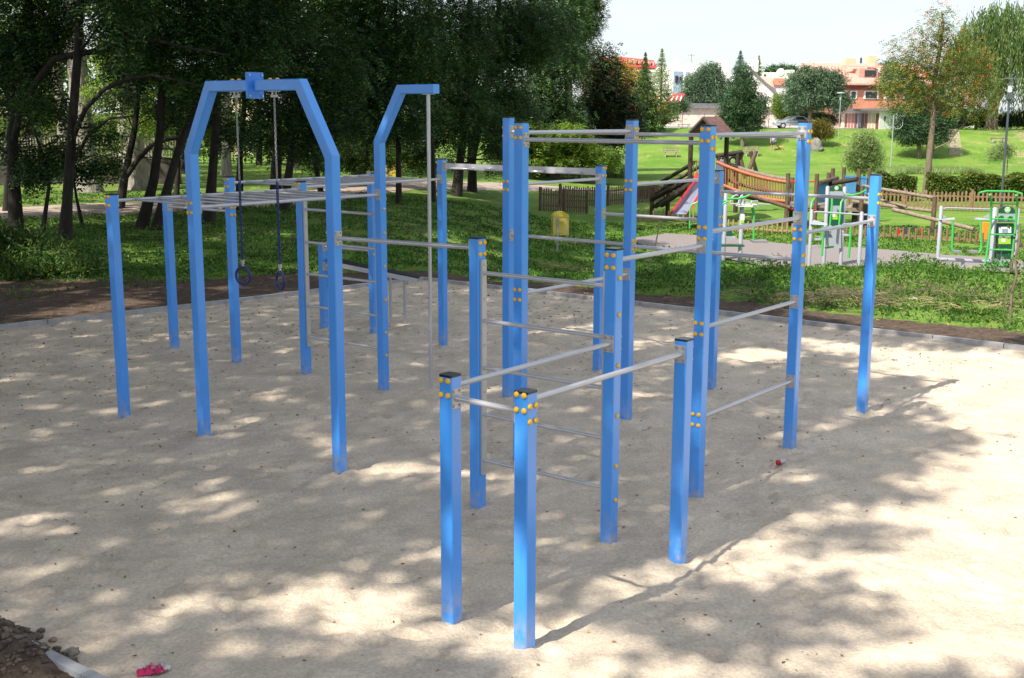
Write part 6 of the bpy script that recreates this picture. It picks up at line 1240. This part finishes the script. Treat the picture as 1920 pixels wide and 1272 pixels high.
# ------------------------------------------------------------------ crowns outside the picture that dapple the sand
def PX(px, py):
    d = ray(px, py); t = -CAM_H/d.z; return d.x*t, d.y*t
LIT = [  # sunlit patches on the sand: centre px, py, half width px, half height px, tilt
 (308, 965, 62, 16), (50, 978, 75, 22), (373, 943, 75, 14), (224, 1008, 40, 10), (472, 1102, 75, 20), (224, 1182, 95, 22), (497, 1147, 110, 26), (600, 1110, 60, 22), (586, 824, 55, 16), (497, 786, 55, 9), (520, 736, 75, 9), (60, 797, 80, 9),
 (705, 886, 75, 20), (824, 876, 60, 16), (890, 905, 60, 14), (750, 1118, 130, 36), (640, 1190, 120, 26), (860, 1190, 150, 46), (1062, 1107, 60, 16), (1180, 1122, 110, 24), (1110, 1205, 150, 60), (1150, 1085, 90, 26), (1240, 1060, 60, 20), (1086, 619, 85, 11), (1400, 665, 100, 16), (1240, 640, 60, 10), (880, 545, 40, 6),
 (1000, 900, 60, 14), (1060, 1010, 60, 16), (1230, 900, 60, 16), (1390, 905, 45, 16), (1380, 1010, 80, 26), (1560, 965, 70, 9), (1500, 905, 60, 16), (1420, 815, 50, 9), (1190, 745, 60, 10), (1240, 700, 60, 8), (740, 765, 60, 8), (680, 700, 50, 7), (1050, 1160, 90, 20), (900, 1010, 60, 14), (560, 1225, 90, 18), (160, 880, 60, 8), (100, 1090, 60, 10),
 (1540, 735, 40, 8), (1480, 770, 60, 8), (1350, 760, 40, 7),
 (1050, 1190, 130, 44, .48), (1150, 1140, 130, 40, .48), (1240, 1092, 110, 32, .48), (1340, 1027, 110, 26, .45), (1430, 985, 100, 20, .45), (1010, 1245, 130, 26), (1690, 750, 100, 15, .28), (1760, 735, 80, 14, .28), (905, 1145, 100, 28, .4), (1540, 815, 70, 8, .4), (1620, 775, 60, 7, .4)]
SUNPOLY = [(1560, 690), (1600, 672), (1500, 655), (1470, 628), (1640, 640), (1960, 668), (1960, 1300), (860, 1300), (930, 1262), (1150, 1235), (1290, 1222), (1400, 1232), (1560, 1196), (1640, 1150), (1560, 1108), (1440, 1095), (1330, 1075), (1300, 1045), (1420, 1022), (1560, 1015), (1640, 985), (1500, 962), (1520, 938), (1660, 950), (1738, 905), (1640, 888), (1740, 872), (1800, 828), (1750, 780), (1690, 742), (1760, 722), (1660, 704)]
def shade_at(x, y):
    """1 where the photograph's sand lies in shade"""
    d = Vector((x, y, -CAM_H)); zc = d.dot(fw); px = 960+CAM_F*d.dot(cr)/zc; py = 636-CAM_F*d.dot(cu)/zc
    ins = False; j = len(SUNPOLY)-1
    for i in range(len(SUNPOLY)):
        xi, yi = SUNPOLY[i]; xj, yj = SUNPOLY[j]
        if (yi > py) != (yj > py) and px < (xj-xi)*(py-yi)/(yj-yi)+xi: ins = not ins
        j = i
    if ins: return 0
    if px > 1960 and py > 600: return 0
    for cx, cy, rx, ry, *tl in LIT:
        u = (px-cx)/rx; v = (py-cy+(px-cx)*(tl[0] if tl else .10))/ry
        if u*u+v*v < .85: return 0
    return 1
hdir = Vector((sd.x, sd.y, 0)).normalized(); cot = 1/math.tan(SUN_EL)
def shade_crowns():
    q = random.Random(21); specs = [(-14.5, 2.5), (-11.0, -5.5), (-18, 9.5), (-7, -9.5), (-13, 16)]
    heads = [[] for _ in specs]; qn = np.random.default_rng(5)
    st = .34; xs = np.arange(-17, 8, st); ys = np.arange(3.4, 42, st)
    for x in xs:
        for y in ys:
            x_ = x+q.uniform(-.15, .15); y_ = y+q.uniform(-.15, .15)
            far = y_ > 24.5
            if y_ < 3.5 or (x_ > .62*y_+.5) or x_ > 7.5: continue
            if pit_dist(x_, y_) > 0 and not far:
                if x_/y_ > -.12 and y_ > 17: 
                    if fbm(x_, y_, 2.2, 2) > .2 or x_ > 5.2+fbm(x_, y_, 1.3, 2)*1.5: continue
                elif fbm(x_, y_, 1.6, 2) > .16: continue
            elif far:
                if x_ > 4.3+fbm(x_, y_, 2.0, 2)*3 or fbm(x_, y_, 3, 2) > (.16 if x_ > -6 else .0): continue
            elif not shade_at(x_, y_): continue
            for rep in range(3):
                h = q.uniform(10.5, 14.5); p = Vector((x_+q.uniform(-.12, .12), y_+q.uniform(-.12, .12), 0))+hdir*(h*cot)+Zv*h
                k = min(range(len(specs)), key=lambda i: (p.x-specs[i][0])**2+(p.y-specs[i][1])**2+q.uniform(0, 3)); heads[k].append(tuple(p))
    names = ['tall tree shading the pit from the left of the viewer', 'tall tree shading the near sand from behind the viewer on the left', 'tall tree shading the far left corner of the pit', 'tall tree behind the viewer whose shade reaches the front posts', 'tall tree shading the grass beyond the pit']
    for (x, y), hd, nm in zip(specs, heads, names):
        if not hd: continue
        c = np.array(hd)-np.array([x, y, 0]); n = 12; c2 = np.repeat(c, n, 0)+qn.normal(size=(len(c)*n, 3))*np.array([.17, .17, .14]); m_ = len(c2)
        Vv = quads(c2, qn.normal(size=(m_, 3)), qn.normal(size=(m_, 3))+np.array([-.5, -.5, .9]), np.full(m_, .12)*qn.uniform(.7, 1.3, m_), np.full(m_, .075))
        ctr = c.mean(0); lim = [(3, tuple(c[qn.integers(len(c))]*.8+ctr*.2), .05) for _ in range(9)]
        tree('tall_locust', nm, 'tree', (x, y, 0), [(0, 0, -.2), (.1, 0, 2.5), (ctr[0]*.15, ctr[1]*.15, 7), (ctr[0]*.4, ctr[1]*.4, 10.2)], [.24, .2, .16, .12], lim, [Vv], M['locust'], M['bark'], 'tall trees shading the pit from the left')
shade_crowns()

# ------------------------------------------------------------------ litter and small things
M['dead'] = leafmat('dead_leaves', [(0, (.13, .065, .03)), (.6, (.25, .13, .06)), (.92, (.34, .20, .09)), (1, (.45, .33, .05))], .1)
def litter():
    q = np.random.default_rng(9); pts = []; n = 16000
    x = q.uniform(-13, 9, n); y = q.uniform(4.5, 24, n); a, b = pit_ab(x, y); ins = (a > .1) & (a < PL-.1) & (b > .01) & (b < .99)
    den = .12+.75*sm(-1, -7, x)+.35*sm(14, 20, y)+.5*(fbm(x, y, 2, 2) > .25); keep = ins & (q.random(n) < den); x, y = x[keep], y[keep]
    z = np.array([sandz(i, j) for i, j in zip(x, y)])+.006; m_ = len(x); k = q.uniform(.5, 1.5, m_)
    v1 = quads(np.stack([x, y, z], 1), q.normal(size=(m_, 3))*np.array([1, 1, .15]), q.normal(size=(m_, 3))*.35+np.array([0, 0, 1]), (.008+.0008*y)*k, (.004+.0004*y)*k)
    n = 16000; x = q.uniform(-18, 10, n); y = q.uniform(4, 26, n); d = pit_dist(x, y); s = soilw(x, y); keep = (d > .1) & (s > .3) & (q.random(n) < .5); x, y = x[keep], y[keep]; m_ = len(x); k = q.uniform(.6, 1.6, m_)
    z = terrain(x, y)+.05+.02*q.random(m_); v2 = quads(np.stack([x, y, z], 1), q.normal(size=(m_, 3))*np.array([1, 1, .2]), q.normal(size=(m_, 3))*.4+np.array([0, 0, 1]), .022*k, .010*k)
    return leafmesh('leaf_litter', [v1, v2])
tag(link('leaf_litter', litter(), M['dead']), 'small dry brown leaves scattered over the sand and the bare earth', 'fallen leaves', kind='stuff')
def MZ(X, Y): return .26*np.exp(-(((X+3.38)+.5*(Y-6.8))**2/.42+((Y-6.72)+.62*(X+3.2))**2/.11))+.035*fbm(X, Y, .22, 3)+.02*fbm(X, Y, .06, 2)-.075
def clods():                                              # heap of dark soil lumps in the near left corner
    q = random.Random(4); mb = MB()
    def zm(x, y): return float(MZ(x, y))
    for i in range(900):
        x = q.gauss(-3.1, .42); y = q.gauss(6.72, .30); z = zm(x, y)
        if z < .0: continue
        r = q.uniform(.006, .022)*(1.7 if q.random() < .10 else 1)
        mb.blob((x, y, z+r*.3), r*q.uniform(.8, 1.4), r, r*.75, i, .5, 7, 5)
    tag(mb.build('soil_heap', mat('dark_soil_clods', (.060, .044, .032), .95, c2=(.19, .145, .105), vs=16, bump=.7, bs=60, dist=.01)), 'heap of dark crumbly earth over the kerb in the near left corner', 'soil heap', kind='stuff')
    X, Y = np.meshgrid(np.linspace(-5.0, -2.3, 150), np.linspace(5.7, 7.6, 110)); Z = MZ(X, Y)
    me = gridmesh('soil_mound', X, Y, Z); setattr_(me, 'soil', np.ones(X.shape)); setattr_(me, 'dry', np.zeros(X.shape)); tag(link('soil_mound', me, M['ground']), kind='structure')
clods()
def stone(px, py, r, label, seed, c=(.12, .11, .10)):
    x, y = PX(px, py); tag(MB().blob((x, y, sandz(x, y)+r*.4), r*1.2, r, r*.7, seed, .35, 12, 8).build('stone', mat('stone_%d' % seed, c, .9, var=.3, vs=30, bump=.5, bs=50, dist=.004)), label, 'stone', 'stones near the soil heap')
stone(78, 1186, .022, 'small dark stone on the sand above the soil heap', 1); stone(100, 1203, .022, 'flat reddish stone beside the soil heap', 2, (.26, .17, .13)); stone(135, 1228, .04, 'biggest clay lump touching the kerb end', 3, (.22, .19, .16)); stone(15, 1171, .017, 'little grey stone at the left edge of the near sand', 4)
def crumpled(name, px, py, sx, sy, h, parts, label, cat, seed):
    x, y = PX(px, py); q = np.random.default_rng(seed); o = empty(name, (x, y, sandz(x, y)), label, cat)
    for k, (dx, dy, w_, l_, a, mt_) in enumerate(parts):
        U_, V_ = np.meshgrid(np.linspace(-.5, .5, 14), np.linspace(-.5, .5, 12)); Z = h*(.55+np.abs(fbm(U_*3+k*7, V_*3+seed, .8, 3))*1.6)*np.clip(1.25-2.2*np.maximum(np.abs(U_), np.abs(V_))**2*1.6, .12, 1)+.004
        X = (U_*w_*math.cos(a)-V_*l_*math.sin(a))+dx+.01*fbm(U_*5, V_*5, .7, 2); Y = (U_*w_*math.sin(a)+V_*l_*math.cos(a))+dy
        link('fold', gridmesh('fold', X, Y, Z), mt_, o, local=True)
pink = mat('magenta_cloth', (.55, .03, .12), .8, var=.2, vs=40); pk2 = mat('pink_cloth', (.62, .20, .28), .8, var=.2, vs=40); wc = mat('white_cloth', (.62, .58, .58), .8)
crumpled('crumpled_cloth', 282, 1262, 1, 1, .035, [(-.02, -.02, .10, .08, .3, pink), (.02, .015, .12, .06, -.2, pk2), (-.05, .03, .05, .06, .8, wc), (.07, .035, .07, .05, .1, wc), (.05, .0, .06, .06, .9, pink)], 'crumpled pink and white cloth lying on the near sand', 'cloth', 3)
x, y = PX(1462, 872); z = sandz(x, y); o = empty('drink_can', (x, y, z), 'crushed red and silver can lying in the sand below the post with five brackets', 'can')
ax = Vector((.8, .35, .15)).normalized(); c = Vector((x, y, z+.022)); MB().tube([c-ax*.035, c-ax*.02, c+ax*.0], [.020, .027, .022], 14).build('body', mat('red_can', (.5, .02, .03), .35, metal=.4), o); MB().tube([c, c+ax*.03, c+ax*.055], [.022, .028, .022], 14).build('silver_end', M['plate'], o)
crumpled('paper_scrap', 1214, 799, 1, 1, .018, [(.03, 0, .05, .04, .2, mat('red_paper', (.55, .03, .03), .8)), (-.04, -.01, .09, .025, -.1, wc)], 'torn red and white paper scrap near the foot of a far blue post', 'litter', 5)
crumpled('paper_scrap', 1712, 563, 1, 1, .03, [(0, 0, .12, .10, .2, wc)], 'white scrap of litter in the dry grass right of the pit', 'litter', 6)
# dry stems, twigs, the leaning stick and the bare saplings
def twigs(name, cx, cy, rx, ry, n, L_, mt, label, seed, hz=.15):
    q = random.Random(seed); c = G(cx, cy); mb = MB()
    for i in range(n):
        x = c.x+q.gauss(0, rx); y = c.y+q.gauss(0, ry); z = tz(x, y)+q.uniform(.01, hz)*math.exp(-((x-c.x)/rx)**2*.5); a = q.uniform(0, 6.28); l = L_*q.uniform(.4, 1); e = Vector((math.cos(a)*l, math.sin(a)*l, q.uniform(-.05, .16)*l*2)); p = Vector((x, y, z+.03)); mb.tube([p, p+e*.5+Zv*.02, p+e], q.uniform(.002, .006), 4, cap=False)
    tag(mb.build(name, mt), label, 'dry stems', kind='stuff')
M['straw'] = mat('dry_straw', (.30, .22, .11), .9, c2=(.44, .34, .19), vs=6); M['deadwood'] = mat('dead_brush', (.09, .065, .045), .9, c2=(.17, .13, .09), vs=8)
twigs('dead_brush', 1565, 572, .55, .35, 260, .45, M['deadwood'], 'dark pile of dead brushwood on the grass bank', 1, .22); twigs('dead_brush', 1750, 565, 1.1, .4, 170, .6, M['deadwood'], 'long low heap of cut stems on the dry bank at the right', 2, .22)
twigs('straw_heap', 1770, 578, 1.4, .5, 170, .4, M['straw'], 'pale straw spread over the dry bank at the right', 3, .1); twigs('dead_brush', 1400, 560, .8, .6, 110, .5, M['deadwood'], 'thin dead stems behind the middle blue posts', 4, .12); twigs('straw_heap', 1080, 512, .7, .5, 200, .35, M['straw'], 'pale dry grass tuft left of the middle blue posts', 5, .1)
a = G(1212, 520); t = at(1240, 405, a.y+2.2); tag(MB().tube([a, a.lerp(t, .5)+Vector((.04, 0, .03)), t], [.022, .02, .014], 7).build('leaning_stick', M['bark_mid']), 'long thin stick leaning on the bank behind the middle posts', 'stick')
def sapling(px, py, tx, ty, label, seed, r=.02):
    q = np.random.default_rng(seed); B = G(px, py); Y = B.y; e = loc(B, at(tx, ty, Y)); trunk = wobble(q, (0, 0, -.05), e, 6, .05)
    bl = [(e[0]*t+q.uniform(-.15, .15), q.uniform(-.15, .15), e[2]*t, .18, .18, .2) for t in (.3, .5, .7, .9)]
    tree('sapling', label, 'sapling', tuple(B), trunk, [r*(1-.1*i) for i in range(7)], [(2, (e[0]*.5+.25, 0, e[2]*.6), r*.4), (3, (e[0]*.6-.3, .1, e[2]*.8), r*.4), (4, (e[0]+.2, 0, e[2]*.95), r*.3)], [broad(q, bl, 14, 4, .06, .03, .12)], M['weed'], M['bark_mid'], 'bare saplings at the right edge')
sapling(1897, 610, 1912, 420, 'pale thin sapling leaning right at the right edge', 1, .03); sapling(1888, 600, 1905, 430, 'darker twiggy sapling just left of the pale one', 2, .014); sapling(1520, 470, 1517, 400, 'twiggy dark sapling in front of the middle gym station', 3, .015)
